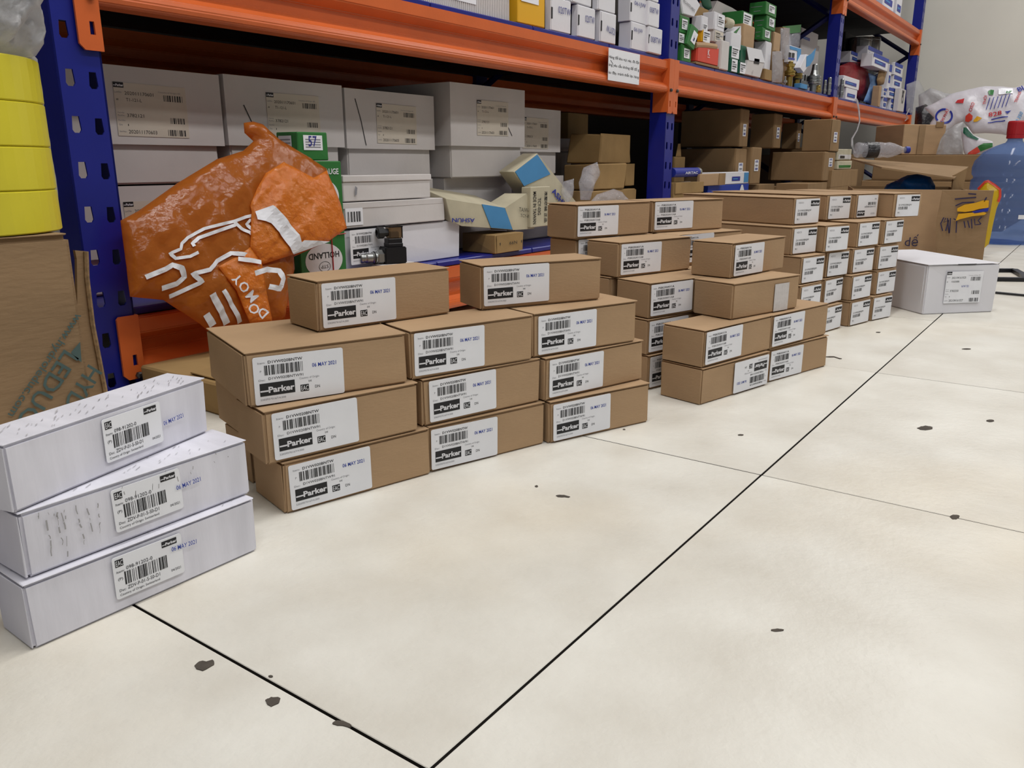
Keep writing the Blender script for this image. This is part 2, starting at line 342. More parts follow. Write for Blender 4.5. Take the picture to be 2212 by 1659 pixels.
for x, y, nm in ((1.35, -.95, 'nearer one, away from the rack'), (5.2, -.95, 'farther one, away from the rack'), (.95, .45, 'nearer one, close to the rack'), (5.1, .45, 'farther one, close to the rack')):
    t = thing('ceiling_lamp', 'long fluorescent ceiling lamp over the aisle, ' + nm, 'lamp', (x, y, 2.93), 0)
    obj('lamp_housing', boxes([(-1.2, 1.2, -.09, .09, 0, .07)]), WHITEB, t)

# ------------------------------------------------------------------ the storage rack: three bays of posts, beams and shelf panels
YS, YB = 1.25, 2.06                                      # front plane of the posts; front plane of the rear posts
PX = (.653, 2.660, 4.665, 6.72)
rack = thing('storage_rack', 'blue and orange steel storage rack along the wall, three bays of loaded shelves', 'shelving', (PX[0], YS, 0))
def P2(o): o.parent = rack; o.matrix_parent_inverse = Matrix.Identity(4); o.location = Vector(o.location) - Vector((PX[0], YS, 0)); return o
def post_mesh(h, side):
    """channel upright: front face punched with two columns of tapered slots"""
    bm = bmesh.new(); hw, pitch, z = .0345, .0652, 0.0
    k = 0; off = .0102
    def ring(cx, cz): return [(cx - .0068, cz - .0075), (cx - .0040, cz - .0118), (cx + .0040, cz - .0118), (cx + .0068, cz - .0075), (cx + .0052, cz + .0118), (cx - .0052, cz + .0118)]
    while z < h - .01:
        outer = [(-hw, z), (hw, z), (hw, z + pitch), (-hw, z + pitch)]; hs = [ring(-.0165, z + off + .015), ring(.0175, z + off + .013)]
        loops = [[Vector((a, b, 0)) for a, b in q] for q in [outer] + hs]; flat = [q for l in [outer] + hs for q in l]
        vs = [bm.verts.new((a, 0, b)) for a, b in flat]; vb = [bm.verts.new((a, .0028, b)) for a, b in flat]
        for t in tessellate_polygon(loops):
            try: bm.faces.new([vs[i] for i in t]); bm.faces.new([vb[i] for i in t][::-1])
            except ValueError: pass
        s = 4
        for q in hs:
            n = len(q)
            for i in range(n): bm.faces.new((vs[s + i], vs[s + (i + 1) % n], vb[s + (i + 1) % n], vb[s + i]))
            s += n
        z += pitch
    addbox(bm, -hw, -hw + .003, .0, .060, 0, z); addbox(bm, hw - .003, hw, .0, .060, 0, z)
    addbox(bm, -hw + .003, -hw + .014, .057, .060, 0, z); addbox(bm, hw - .014, hw - .003, .057, .060, 0, z)
    return bm
pm = None
for i, x in enumerate(PX):
    if pm is None: o = obj('upright_post', post_mesh(2.0, 1), BLUE); pm = o.data
    else: o = link('upright_post', pm)
    o.location = (x, YS, 0); P2(o)
    bp = P2(obj('base_plate', boxes([(-.05, .05, -.02, .09, 0, .005)]), BLUE, loc=(x, YS, 0))); 
    o = P2(obj('rear_post', boxes([(-.0345, .0345, 0, .06, 0, 2.0)]), DKBLUE, loc=(x, YB, 0)))
    for z0, z1 in ((.16, .62), (.62, 1.1), (1.1, 1.6)):
        bm = bmesh.new(); a = Vector((x, YS + .06, z0)); b = Vector((x, YB, z1)) if round(z0 * 100) != 62 else Vector((x, YB, z0 + .02))
        if round(z0 * 100) == 62: a.z = z1
        P2(obj('frame_brace', tube([a, b], .014, 4), DKBLUE))
PROF = [(0, 0), (0, -.026), (.021, -.040), (.025, -.062), (.006, -.074), (-.003, -.079), (-.0055, -.088), (-.003, -.0975), (.005, -.1), (.042, -.1), (.042, 0)]
def beam_mesh(L):
    bm = bmesh.new(); a = [bm.verts.new((0, y, z)) for y, z in PROF]; b = [bm.verts.new((L, y, z)) for y, z in PROF]; n = len(PROF)
    for i in range(n): bm.faces.new((a[i], a[(i + 1) % n], b[(i + 1) % n], b[i]))
    bm.faces.new(a[::-1]); bm.faces.new(b)
    bmesh.ops.bevel(bm, geom=[e for e in bm.edges if abs(e.verts[0].co.x - e.verts[1].co.x) > .5 * L], offset=.002, segments=2, affect='EDGES')
    return bm
def connector(parent, side, L, h0=.006, h1=-.166):
    """end plate hooked on the post: front leg with a slot, side leg along the post, locking bolt"""
    bm = bmesh.new(); s = -1 if side == 'l' else 1; e = 0 if side == 'l' else L
    x0, x1 = (e - .040, e + .002) if side == 'l' else (e - .002, e + .040)
    if side == 'l': x0 = e - .034
    else: x1 = e + .034
    out = [(x0 + (.008 if side == 'l' else 0), h1), (x1 - (.008 if side == 'r' else 0), h1), (x1, h1 + .008 * (side == 'r')), (x1, h0 - .004 * (side == 'r')), (x1 - .004 * (side == 'r'), h0), (x0 + .004 * (side == 'l'), h0), (x0, h0 - .004 * (side == 'l')), (x0, h1 + .008 * (side == 'l'))]
    o2 = []
    for q in out:
        if not o2 or (abs(q[0] - o2[-1][0]) + abs(q[1] - o2[-1][1])) > 1e-5: o2.append(q)
    cx = (x0 + x1) / 2 + (.004 if side == 'l' else -.004); slot = [(cx - .004, h1 + .022), (cx + .004, h1 + .022), (cx + .0035, h1 + .040), (cx - .0035, h1 + .040)]
    loops = [[Vector((a, b, 0)) for a, b in q] for q in (o2, slot)]; flat = o2 + slot
    vs = [bm.verts.new((a, -.0075, b)) for a, b in flat]; vb = [bm.verts.new((a, -.0035, b)) for a, b in flat]
    for t in tessellate_polygon(loops):
        try: bm.faces.new([vs[i] for i in t]); bm.faces.new([vb[i] for i in t][::-1])
        except ValueError: pass
    for st, n in ((0, len(o2)), (len(o2), 4)):
        for i in range(n): bm.faces.new((vs[st + i], vs[st + (i + 1) % n], vb[st + (i + 1) % n], vb[st + i]))
    if side == 'l': addbox(bm, e - .0012, e + .0028, -.0035, .050, h1 + .004, h0)
    else: addbox(bm, e - .0028, e + .0012, -.0035, .050, h1 + .004, h0)
    obj('end_connector', bm, ORANGE, parent)
    bo = lathe([(.005, 0), (.0058, .002), (.0058, .006), (.003, .008)], 6); obj('bolt', bo, DKSTEEL, parent, (cx - .002 * s, -.007, -.092), (math.pi / 2, 0, 0))
LEV = ((.119, .030), (.687, .597), (1.260, 1.17))
for k, (zt, zb) in enumerate(LEV):
    for i in range(3):
        L = PX[i + 1] - PX[i] - .069; x = PX[i] + .0345
        f = P2(obj('beam', beam_mesh(L), ORANGE, loc=(x, YS, zt)))
        h1 = -.166 if k else -.098
        connector(f, 'l', L, h1=h1); connector(f, 'r', L, h1=h1)
        P2(obj('rear_beam', beam_mesh(L), ORANGE, loc=(x, YB + .018, zt)))
        n = 5; wd = (L + .06) / n
        for j in range(n):
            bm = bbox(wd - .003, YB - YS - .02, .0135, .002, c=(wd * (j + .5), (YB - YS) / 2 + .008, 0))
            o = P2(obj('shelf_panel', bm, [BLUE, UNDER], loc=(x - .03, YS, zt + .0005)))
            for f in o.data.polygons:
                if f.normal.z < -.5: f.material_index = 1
DK1, DK2, DK3 = .1335, .7015, 1.2745                       # tops of the three shelf levels

# paper notice taped to the upper front beam
p = Print(.088, .085); p.paper(PAPER, .0006)
for i, t in enumerate(('Hàng để khu vực này, đã đặt', 'àng yêu cầu không để đồ g', 'ào đây, tránh thất lạc hàng')): p.text(t, .01, .66 - .24 * i, .985, .80 - .24 * i, INK, bold=.012)
p.stroke([(.06, .63), (.14, .52)], .0014, INK)
a = onY((1313, 178), YS - .009)
nt = link('paper_notice', p.mesh('paper_notice'), None); bw = onY((1380, 187), YS - .009).x - a.x
nt.location = (a.x, YS - .0088, .595); nt.scale = (bw / .088, 1, 1.04)
tag(nt, 'white paper notice with three lines of print taped to the orange beam', 'notice')

# ------------------------------------------------------------------ boxes with printed labels on the floor
def carton(name, label, group, pose, m, lab=None, lx=.006, lz=.003, flip=False, lid=True, flap=True, jit=.0009, cat='box', lout=.0012, labname='shipping_label'):
    x, y, rz, w, d, h, z = pose
    t = thing(name, label, cat, (x, y, z), rz, group)
    lt = .0014 if lid else 0
    obj('box_body', bbox(w - .0008, d - .0008, h - lt, .0022, jit, seg=2), m, t)
    if lid: obj('lid_flap', bbox(w, d, lt, .0005, .0005, c=(0, 0, h - lt)), m, t)
    if flap: obj('end_flap', bbox(.0014, d * .93, h * .93, .0005, .0006, c=(-w / 2 - .0004, -.001, h * .02)), m, t)
    if lab:
        o = link(labname, lab, None, t); W = max(v.co.x for v in lab.vertices); Hh = max(v.co.z for v in lab.vertices)
        if flip: o.location = (-w / 2 + lx + W, -d / 2 - lout, lz + Hh); o.rotation_euler = (0, math.pi, 0)
        else: o.location = (-w / 2 + lx, -d / 2 - lout, lz); o.rotation_euler = (0, R.uniform(-.012, .012), 0)
    return t
GA = 'brown valve boxes in the near stack'
H1 = .0585; K = .0581                                    # layer pitch; box height
def lv(n, h=K): return n * .0587
A = [
 ('bottom box of the left column in the near stack, blue date stamp on label', (.599, .672, -.268, .183, .082, K, lv(0)), LAB_A, .006, .003),
 ('middle box of the left column in the near stack, label without blue date', (.585, .675, -.277, .184, .080, K, lv(1)), LAB_A0, .008, .004),
 ('deep box topping the left column of the near stack, brown with white label', (.597, .724, -.365, .181, .156, K, lv(2)), LAB_A, .007, .0015),
 ('bottom box of the middle column in the near stack, label flush with its left edge', (.775, .622, -.31, .176, .08, K, lv(0)), LAB_A, .001, .0035),
 ('middle box of the middle column in the near stack, right edge dented', (.771, .627, -.301, .177, .08, K, lv(1)), LAB_A, .008, .004),
 ('top box of the middle column in the near stack, third layer, beside the deep box', (.76, .632, -.325, .176, .08, K, lv(2)), LAB_A, .004, .004),
 ('bottom box of the right column in the near stack, standing on the floor', (.945, .556, -.37, .175, .08, K, lv(0)), LAB_A, .005, .003),
 ('middle box of the right column in the near stack, between two like it', (.945, .569, -.285, .183, .08, K, lv(1)), LAB_A, .006, .004),
 ('third-layer box of the right column in the near stack, under the right top box', (.934, .576, -.347, .179, .08, K, lv(2)), LAB_A, .007, .003),
 ('lone brown box on top of the near stack at its left, before the orange bag', (.695, .713, -.235, .184, .074, K, lv(3)), LAB_A, .005, .004),
 ('lone brown box on top of the near stack at its right, by the beam gap', (.912, .625, -.467, .184, .070, K, lv(3)), LAB_A, .003, .005),
]
for l, pz, lab, lx, lz in A: carton('valve_box', l, GA, pz, KRAFT, lab, lx, lz)
carton('valve_box', 'plain brown box of the second row, behind the middle box of the left column', GA, (.628, .776, -.30, .18, .085, K, lv(1)), KRAFT)
carton('valve_box', 'bottom brown box of the second row, label sliver showing left of the front column', GA, (.632, .770, -.27, .182, .08, K, 0), KRAFT, LAB_A, .004, .003)

GB = 'brown valve boxes in the second stack'
B = [
 ('brown box with label on the far left of the second stack, top layer', (1.287, .734, -.279, .183, .076, K, lv(4)), LAB_B, .003, .004, 0),
 ('top-layer box with a diagonal crease, right of its twin in the second stack', (1.48, .677, -.374, .184, .079, K, lv(4)), LAB_B, .004, .005, 0),
 ('box under the far left top box of the second stack, label mostly covered', (1.299, .734, -.316, .184, .076, K, lv(3)), LAB_B, .003, .006, 0),
 ('box under the creased top box of the second stack, only its rim showing', (1.475, .630, -.287, .187, .079, K, lv(3)), LAB_B, .003, .006, 0),
 ('left box of the fourth layer in the second stack, standing before the top pair', (1.286, .650, -.288, .182, .079, K, lv(3)), LAB_B, .004, .004, 0),
 ('right box of the fourth layer in the second stack, set on the plain sticker box', (1.382, .506, -.154, .184, .079, K, lv(3)), LAB_B, .005, .003, 0),
 ('third-layer box of the second stack, label half hidden by the plain sticker box', (1.266, .577, -.32, .184, .079, K, lv(2)), LAB_B, .002, .004, 0),
 ('plain third-layer box behind the half hidden label in the second stack', (1.286, .668, -.26, .184, .079, K, lv(2)), None, 0, 0, 0),
 ('brown box with only a small blank white sticker in the second stack', (1.333, .470, -.29, .18, .081, K, lv(2)), None, 0, 0, 0),
 ('third-layer box peeping out behind the blank sticker box in the second stack', (1.457, .560, -.26, .184, .079, K, lv(2)), None, 0, 0, 0),
 ('second-layer box of the second stack at the front left, sagging top', (1.234, .478, -.215, .189, .08, K, lv(1)), LAB_B, .004, .004, 0),
 ('bottom front box of the second stack with its label upside down', (1.23, .476, -.235, .183, .081, K, 0), LAB_B, .083, .003, 1),
 ('second-layer box at the right end of the second stack', (1.415, .435, -.231, .183, .079, K, lv(1)), LAB_B, .003, .004, 0),
 ('bottom box at the right end of the second stack, on the floor', (1.421, .433, -.267, .182, .079, K, 0), LAB_B, .002, .003, 0),
 ('second-layer box at the rear left of the second stack, label half covered', (1.261, .582, -.26, .184, .079, K, lv(1)), LAB_B, .003, .004, 0),
 ('bottom box at the rear left of the second stack, in the gap between stacks', (1.261, .578, -.26, .184, .079, K, 0), LAB_B, .003, .004, 0),
]
for l, pz, lab, lx, lz, fl in B:
    t = carton('valve_box', l, GB, pz, KRAFT, lab, lx, lz, bool(fl))
    if 'blank white sticker' in l: stick('blank_sticker', (lambda q: q.rect(0, 0, 1, 1, GREYB, 3).mesh('blank_sticker'))(Print(1, 1)), t, -.09 + .108, .0015, .040, .046, -.0405 - .0008)

GC = 'narrow brown boxes with end labels in the far stack'
rows = ('bottom', 'second', 'third', 'fourth', 'top'); cols = ('first', 'second', 'third', 'last')
C = {(4, 0): (1.85, .667, -.326, .095, .314), (4, 1): (2.05, .663, -.323, .1, .339), (4, 2): (2.143, .623, -.321, .099, .339), (4, 3): (2.248, .541, -.458, .103, .339),
 (3, 0): (1.801, .667, -.284, .095, .339), (3, 1): (1.893, .624, -.294, .096, .339), (3, 2): (2.042, .593, -.295, .098, .339), (3, 3): (2.142, .562, -.266, .096, .339),
 (2, 0): (1.783, .644, -.237, .097, .339), (2, 1): (1.921, .627, -.262, .097, .339), (2, 2): (2.024, .595, -.289, .096, .339), (2, 3): (2.128, .564, -.284, .097, .339),
 (1, 0): (1.766, .642, -.198, .093, .339), (1, 1): (1.888, .629, -.180, .093, .339), (1, 2): (1.995, .589, -.253, .093, .339), (1, 3): (2.119, .561, -.272, .094, .339),
 (0, 1): (1.872, .62, -.204, .093, .339), (0, 2): (1.992, .586, -.246, .095, .339), (0, 3): (2.097, .558, -.283, .092, .339)}
for (r, c), (x, y, rz, w, d) in C.items():
    fl = (r, c) == (4, 2)
    l = 'narrow brown box with square white end label, %s layer, %s column of the far stack' % (rows[r], cols[c] if r else cols[c])
    if fl: l = 'narrow brown box with its square end label upside down, top layer of the far stack'
    t = carton('long_valve_box', l, GC, (x, y, rz, w, d, .0574, r * .0579), KRAFT, LAB_C, (w - .083) / 2 - .001, .003, fl, flap=False, lout=.0032)
    obj('end_flap', bbox(w * .96, .0014, .054, .0005, .0005, c=(0, -d / 2 - .0004, .001)), KRAFT, t)

# white carton with a lid label at the end of the row
t = carton('white_carton', 'white carton with lot label standing alone on the floor at the far right', None, (2.354, .371, -.768, .199, .325, .122, 0), WHITEB, None, lid=True, flap=True, jit=.003)
o = link('lot_label', LAB_D, None, t); o.location = (-.048, -.1645, .026); o.scale = (.73, 1, .88)
obj('tuck_slot', boxes([(-.02, .03, -.1632, -.1626, .1195, .1215)]), INK, t)
# three long white boxes at the front left
GW = 'long white boxes at the front left'
W = [('bottom long white box at the front left, standing on the tiles', (.3283, .641, -.015, .205, .0545, .0552, 0), .066, .012, -.1),
     ('middle long white box at the front left, scuffed with dark streaks', (.3332, .6475, .006, .2027, .0535, .0545, .0557), .070, .011, -.1),
     ('top long white box at the front left, set back and turned', (.3236, .666, .2413, .204, .0463, .0541, .1107), .0835, .010, -.1)]
for i, (l, pz, lx, lz, _) in enumerate(W):
    t = carton('long_white_box', l, GW, pz, SCUFF, LAB_W, lx, lz, jit=.0012, labname='item_label')
    o = link('date_stamp', LAB_STAMP, None, t); o.location = (-pz[3] / 2 + lx + (.051, .056, .0625)[i], -pz[4] / 2 - .0022, lz + (.0235, .019, .014)[i]); o.rotation_euler = (0, -.04 if i else .06, 0)
    if i == 1:
        q = Print(1, 1)
        for k in range(22):
            x = R.uniform(-.09, .09); z = R.uniform(.040, .052); q.stroke([(x, z), (x + R.uniform(-.001, .001), z - R.uniform(.001, .005))], R.uniform(.0003, .0009), FAINT, 3)
        for cx in (-.083, -.074, -.0715, -.060, -.052, -.043):
            z = R.uniform(.040, .05); x = cx
            while z > R.uniform(.004, .02):
                x2 = x + R.uniform(-.0012, .0012); l = R.uniform(.002, .009); q.stroke([(x, z), ((x + x2) / 2 + R.uniform(-.0004, .0004), z - l / 2), (x2, z - l)], R.uniform(.0003, .0013), FAINT, 3); x = x2; z -= l + R.uniform(0, .006)
        o = link('scuff_marks', q.mesh('scuff_marks'), None, t); o['kind'] = 'stuff'; o.location = (0, -pz[4] / 2 - .0008, 0)
    q = Print(1, 1)
    for k in range((50, 34, 62)[i]):
        x = -.1 + R.uniform(0, .19); y0 = R.uniform(-.022, .012); l = R.uniform(.003, .014); q.stroke([(x, y0), (x + l * .5, y0 + l * .35)], R.uniform(.0003, .0006), FAINT, 2)
    o = link('lid_creases', q.mesh('lid_creases'), None, t); o['kind'] = 'stuff'; o.location = (0, 0, pz[5] + .0002); o.rotation_euler = (-math.pi / 2, 0, 0)
t = thing('blue_case', 'sliver of a blue case on the floor behind the long white boxes', 'case', (.15, .74, 0), 0)
obj('case_body', bbox(.12, .1, .03, .004, c=(0, 0, 0)), BLUE, t); obj('case_lid', bbox(.124, .104, .012, .003, c=(0, 0, .030)), BLUE, t)

# ------------------------------------------------------------------ builders for things on the shelves
def fbox(name, label, group, m, bl, tr, Y, lx=None, depth=None, base=None, rz=0.0, cat='box', jit=.001, parts='flap', bev=.0018, flipside=False):
    """box whose front face lies in the plane Y; bl, tr: its lower left and upper right corner; lx: where its left side ends at the back"""
    a, b = onY(bl, Y), onY(tr, Y); w_ = b.x - a.x; z0 = a.z if base is None else base; h = b.z - z0
    if depth is None: depth = max(.02, onX((lx, (bl[1] + tr[1]) / 2), a.x).y - Y)
    t = thing(name, label, cat, ((a.x + b.x) / 2, Y + depth / 2, z0), rz, group)
    t['_d'] = (w_, depth, h); del t['_d']
    obj('box_body', bbox(w_, depth, h, bev, jit, seg=1), m, t)
    if parts == 'flap':
        obj('front_flap', bbox(w_ * .94, .0016, h * .95, .0004, .0008, c=(0, -depth / 2 - .0006, h * .02)), m, t)
    elif parts == 'lid':
        obj('box_lid', bbox(w_ + .003, depth + .003, h * .25, .001, .0006, c=(0, 0, h * .752)), m, t)
    return t, w_, depth, h
def st(t3, me, x0, z0, x1, z1, name='sticker', roll=0.0, out=.0026):
    t, w_, d, h = t3
    return stick(name, me, t, -w_ / 2 + x0 * w_, z0 * h, (x1 - x0) * w_, (z1 - z0) * h, -d / 2 - out, roll)
def prism(name, label, group, m, pts, Y, depth, cat='box', slope=0.0, parts=None):
    """tilted box: its front outline given by corners in the plane Y, extruded backwards"""
    P = [onY(p, Y) for p in pts]; c = sum(P, Vector()) / len(P); zb = min(p.z for p in P); base = Vector((c.x, Y, zb))
    t = thing(name, label, cat, base, 0, group)
    bm = bmesh.new(); f = [bm.verts.new(p - base) for p in P]; k = [bm.verts.new(p - base + Vector((0, depth, slope * depth))) for p in P]; n = len(P)
    bm.faces.new(f); bm.faces.new(k[::-1])
    for i in range(n): bm.faces.new((f[i], f[(i + 1) % n], k[(i + 1) % n], k[i]))
    bmesh.ops.bevel(bm, geom=list(bm.edges), offset=.0014, segments=1, affect='EDGES')
    obj('box_body', bm, m, t); 
    def face(nm, q, mm, off=.0018):
        bm = bmesh.new(); v = [onY(x, Y) - base + Vector((0, -off, 0)) for x in q]; a = [bm.verts.new(x) for x in v]; b = [bm.verts.new(x + Vector((0, off * .7, 0))) for x in v]
        bm.faces.new(a); n = len(a)
        for i in range(n): bm.faces.new((a[i], a[(i + 1) % n], b[(i + 1) % n], b[i]))
        return obj(nm, bm, mm, t)
    for nm, q, mm in (parts or []): face(nm, q, mm)
    if not parts: face('front_flap', [(c0[0] * .93 + sum(x[0] for x in pts) / n * .07, c0[1] * .93 + sum(x[1] for x in pts) / n * .07) for c0 in pts], m, .0012)
    t['_p'] = 0; del t['_p']
    return t, base
def boxat(name, label, group, m, c, w_, d, h, rz=0.0, cat='carton', jit=.003, parts=()):
    t = thing(name, label, cat, c, rz, group); obj('box_body', bbox(w_, d, h, .003, jit), m, t)
    for nm, mm, ww, dd, hh, cc in parts: obj(nm, bbox(ww, dd, hh, .0005, .0008, c=cc), mm, t)
    return t
def vnoise(a, b, s=0):
    v = 0; f = 1; 
    for k in range(3):
        v += math.sin(a * f * 1.7 + s * 3.1 + k) * math.cos(b * f * 1.3 - s * 1.7 + 2 * k) / f; f *= 2.1
    return v
class Bag:
    """pillow of film: front and back skins over an outline, bulging and creased; fn maps a picture point to the sheet's own plane"""
    def __init__(s, outline, p0, n, bulge=.03, amp=.006, step=9, back=None, wave=.05, seed=0, soft=.5):
        s.o = [Vector(p) for p in outline]; s.p0, s.n = Vector(p0), Vector(n).normalized(); s.b, s.a, s.st, s.w, s.sd, s.soft = bulge, amp, step, wave, seed, soft
        s.back = bulge if back is None else back
    def dist(s, p):
        p = Vector(p); m = 1e9
        for a, b in zip(s.o, s.o[1:] + s.o[:1]):
            d = b - a; t = max(0, min(1, (p - a).dot(d) / max(d.length_squared, 1e-9))); m = min(m, (p - a - d * t).length)
        return m
    def inside(s, p):
        c = False; x, y = p
        for a, b in zip(s.o, s.o[1:] + s.o[:1]):
            if (a.y > y) != (b.y > y) and x < (b.x - a.x) * (y - a.y) / (b.y - a.y) + a.x: c = not c
        return c
    def surf(s, p, off=0.0, back=False):
        q = onP(p, s.p0, s.n); d = s.dist(p); e = min(1, d / (s.w * 1000)) ** s.soft
        n = s.a * vnoise(p[0] * .035, p[1] * .035, s.sd) * (.35 + .65 * e)
        return q + s.n * ((-s.back * e + n * .5 - .002 if back else s.b * e + n) + off)
    def mesh(s):
        V = []; E = []; st_ = s.st
        for a, b in zip(s.o, s.o[1:] + s.o[:1]):
            k = max(1, int((b - a).length / st_))
            for i in range(k): V.append(a.lerp(b, i / k))
        nb = len(V); E = [(i, (i + 1) % nb) for i in range(nb)]
        xs = [p.x for p in s.o]; ys = [p.y for p in s.o]; y = min(ys) + st_ / 2; q = random.Random(s.sd)
        while y < max(ys):
            x = min(xs) + st_ / 2
            while x < max(xs):
                p = Vector((x + q.uniform(-.3, .3) * st_, y + q.uniform(-.3, .3) * st_))
                if s.inside(p) and s.dist(p) > st_ * .5: V.append(p)
                x += st_
            y += st_
        r = delaunay_2d_cdt(V, E, [], 1, 1e-6); bm = bmesh.new()
        f = [bm.verts.new(s.surf(p)) for p in r[0]]; b = [bm.verts.new(s.surf(p, back=True)) for p in r[0]]
        for t in r[2]:
            bm.faces.new([f[i] for i in t]); bm.faces.new([b[i] for i in t][::-1])
        rim = {}
        for t in r[2]:
            for i, j in zip(t, t[1:] + t[:1]): rim[(i, j)] = 1
        for i, j in rim:
            if (j, i) not in rim:
                try: bm.faces.new((f[i], f[j], b[j], b[i]))
                except ValueError: pass
        return bm
    def build(s, name, m, parent, base):
        bm = s.mesh()
        for v in bm.verts: v.co -= base
        return obj(name, bm, m, parent, smooth=True)
    def stroke(s, pts, wd, m, name, parent, base, off=.0025, close=False):
        """print laid on the film: strip of width wd following pts (picture points), resampled to hug the surface"""
        P = []
        for a, b in zip(pts, pts[1:]):
            a, b = Vector(a), Vector(b); k = max(1, int((b - a).length / 4))
            for i in range(k): P.append(a.lerp(b, i / k))
        P.append(Vector(pts[-1])); bm = bmesh.new(); L = []
        for i, p in enumerate(P):
            t = P[min(i + 1, len(P) - 1)] - P[max(i - 1, 0)]; nn = Vector((-t.y, t.x)).normalized() * wd / 2
            L.append([bm.verts.new(s.surf(p + nn * k, off) - base) for k in (-1, 0, 1)])
        for a, b in zip(L, L[1:]):
            for k in (0, 1): bm.faces.new((a[k], b[k], b[k + 1], a[k + 1]))
        return obj(name, bm, m, parent)
    def patch(s, pts, m, name, parent, base, off=.0025, step=7):
        q = Bag(pts, s.p0, s.n, step=step, seed=s.sd); V = []
        bm = bmesh.new(); o = [Vector(p) for p in pts]
        for a, b in zip(o, o[1:] + o[:1]):
            k = max(1, int((b - a).length / step))
            for i in range(k): V.append(a.lerp(b, i / k))
        nb = len(V); E = [(i, (i + 1) % nb) for i in range(nb)]; xs = [p.x for p in o]; ys = [p.y for p in o]; y = min(ys)
        while y < max(ys):
            x = min(xs)
            while x < max(xs):
                p = Vector((x, y))
                if q.inside(p) and q.dist(p) > step * .5: V.append(p)
                x += step
            y += step
        r = delaunay_2d_cdt(V, E, [], 1, 1e-6); f = [bm.verts.new(s.surf(p, off) - base) for p in r[0]]
        for t in r[2]: bm.faces.new([f[i] for i in t])
        return obj(name, bm, m, parent)
    def text(s, txt, c, size, ang, m, name, parent, base, sx=1.0, off=.0025):
        vs, fs, a0, a1, b0, b1 = glyphs(txt, .015); k = size / .72; ca, sa = math.cos(ang), math.sin(ang); bm = bmesh.new()
        V = []
        for x, y in vs:
            u, v = (x - (a0 + a1) / 2) * k * sx, -(y - (b0 + b1) / 2) * k
            V.append(bm.verts.new(s.surf((c[0] + u * ca - v * sa, c[1] + u * sa + v * ca), off) - base))
        for f in fs:
            try: bm.faces.new([V[i] for i in f])
            except ValueError: pass
        return obj(name, bm, m, parent)
def sheet(name, pts3, th, m, parent, jit=0):
    """flat board through four 3-D corners with real thickness"""
    P = [Vector(p) for p in pts3]; n = (P[1] - P[0]).cross(P[3] - P[0]).normalized() * th; bm = bmesh.new()
    a = [bm.verts.new(p) for p in P]; b = [bm.verts.new(p + n) for p in P]; k = len(P)
    bm.faces.new(a); bm.faces.new(b[::-1])
    for i in range(k): bm.faces.new((a[i], a[(i + 1) % k], b[(i + 1) % k], b[i]))
    return obj(name, bm, m, parent)

# ------------------------------------------------------------------ left edge: carton, yellow tape rolls, plastic, flattened cardboard
t = thing('hydraulics_carton', 'large brown carton with diagonal teal print at the left edge, tape rolls on top', 'carton', (.215, 1.075, 0), 0)
obj('box_body', bbox(.484, .25, .282, .005, .002, seg=2), KRAFTG, t)
obj('top_flap', bbox(.482, .123, .003, .001, .001, c=(0, -.062, .2822)), KRAFTG, t)
p = Print(1, 1)
fr = .457; yf = .95
def diag(txt, pxc, hgt, wid, m):
    """lettering set along a diagonal on the carton's front"""
    c = onY(pxc, yf); vs, fs, a0, a1, b0, b1 = glyphs(txt, .01 if m is TEALINK else 0); bm = bmesh.new(); V = []; A = math.radians(180 + 48)
    for x, y in vs:
        u = ((x - a0) / (a1 - a0) - .5) * wid; v = ((y - b0) / (b1 - b0) - .5) * hgt
        V.append(bm.verts.new((c.x + u * math.cos(A) - v * math.sin(A) - .215, -.1262, c.z + u * math.sin(A) + v * math.cos(A))))
    for f in fs: bm.faces.new([V[i] for i in f])
    return obj('lettering', bm, TEALINK, t)
diag('www.hydroleduc.com', (97, 785), .0125, .135, TEALINK)
diag('LEDUC', (104, 838), .021, .092, TEALINK); diag('HYDRO', (158, 868), .021, .092, TEALINK)
bm = bmesh.new(); v = [onY(q, yf) for q in ((152, 761), (172, 738), (175, 782), (168, 778))]; bm.faces.new([bm.verts.new((q.x - .215, -.1262, q.z)) for q in v]); obj('print_block', bm, TEALINK, t)
for i in range(4):
    t = thing('tape_roll', 'yellow tape roll, %s of the four stacked on the brown carton' % ('lowest', 'second from the bottom', 'third from the bottom', 'topmost')[i], 'tape', (.389, 1.05, .2855 + i * .0466), 0, 'yellow tape rolls on the carton')
    obj('tape_winding', lathe([(.042, .0), (.098, .0), (.1, .0015), (.1, .0448), (.098, .0463), (.042, .0463)], 48, False), YELLOW, t, smooth=False)
    obj('cardboard_core', lathe([(.037, .001), (.042, .001), (.042, .0455), (.037, .0455)], 32, False), KRAFT2, t)
b0 = Vector((.2, 1.0, .475))
t = thing('plastic_bag', 'crumpled translucent grey plastic bag above the yellow tape rolls', 'bag', b0)
Bag([(-60, -60), (70, -60), (82, 30), (80, 120), (40, 128), (-60, 120)], onY((20, 40), 1.0), (0, -1, .1), .05, .016, 9, .06, seed=4).build('bag_film', MILKF, t, b0)
b0 = Vector((.45, 1.03, .29))
t = thing('film_wrap', 'loose clear film hanging down the right side of the yellow tape rolls', 'film', b0)
Bag([(58, 100), (82, 128), (95, 230), (120, 380), (133, 490), (126, 495), (108, 400), (80, 250), (60, 150)], onY((100, 300), 1.02), (0, -1, 0), .004, .004, 8, .003, seed=9).build('film_sheet', MILKF, t, b0)
b0 = Vector((.5, 1.1, 0))
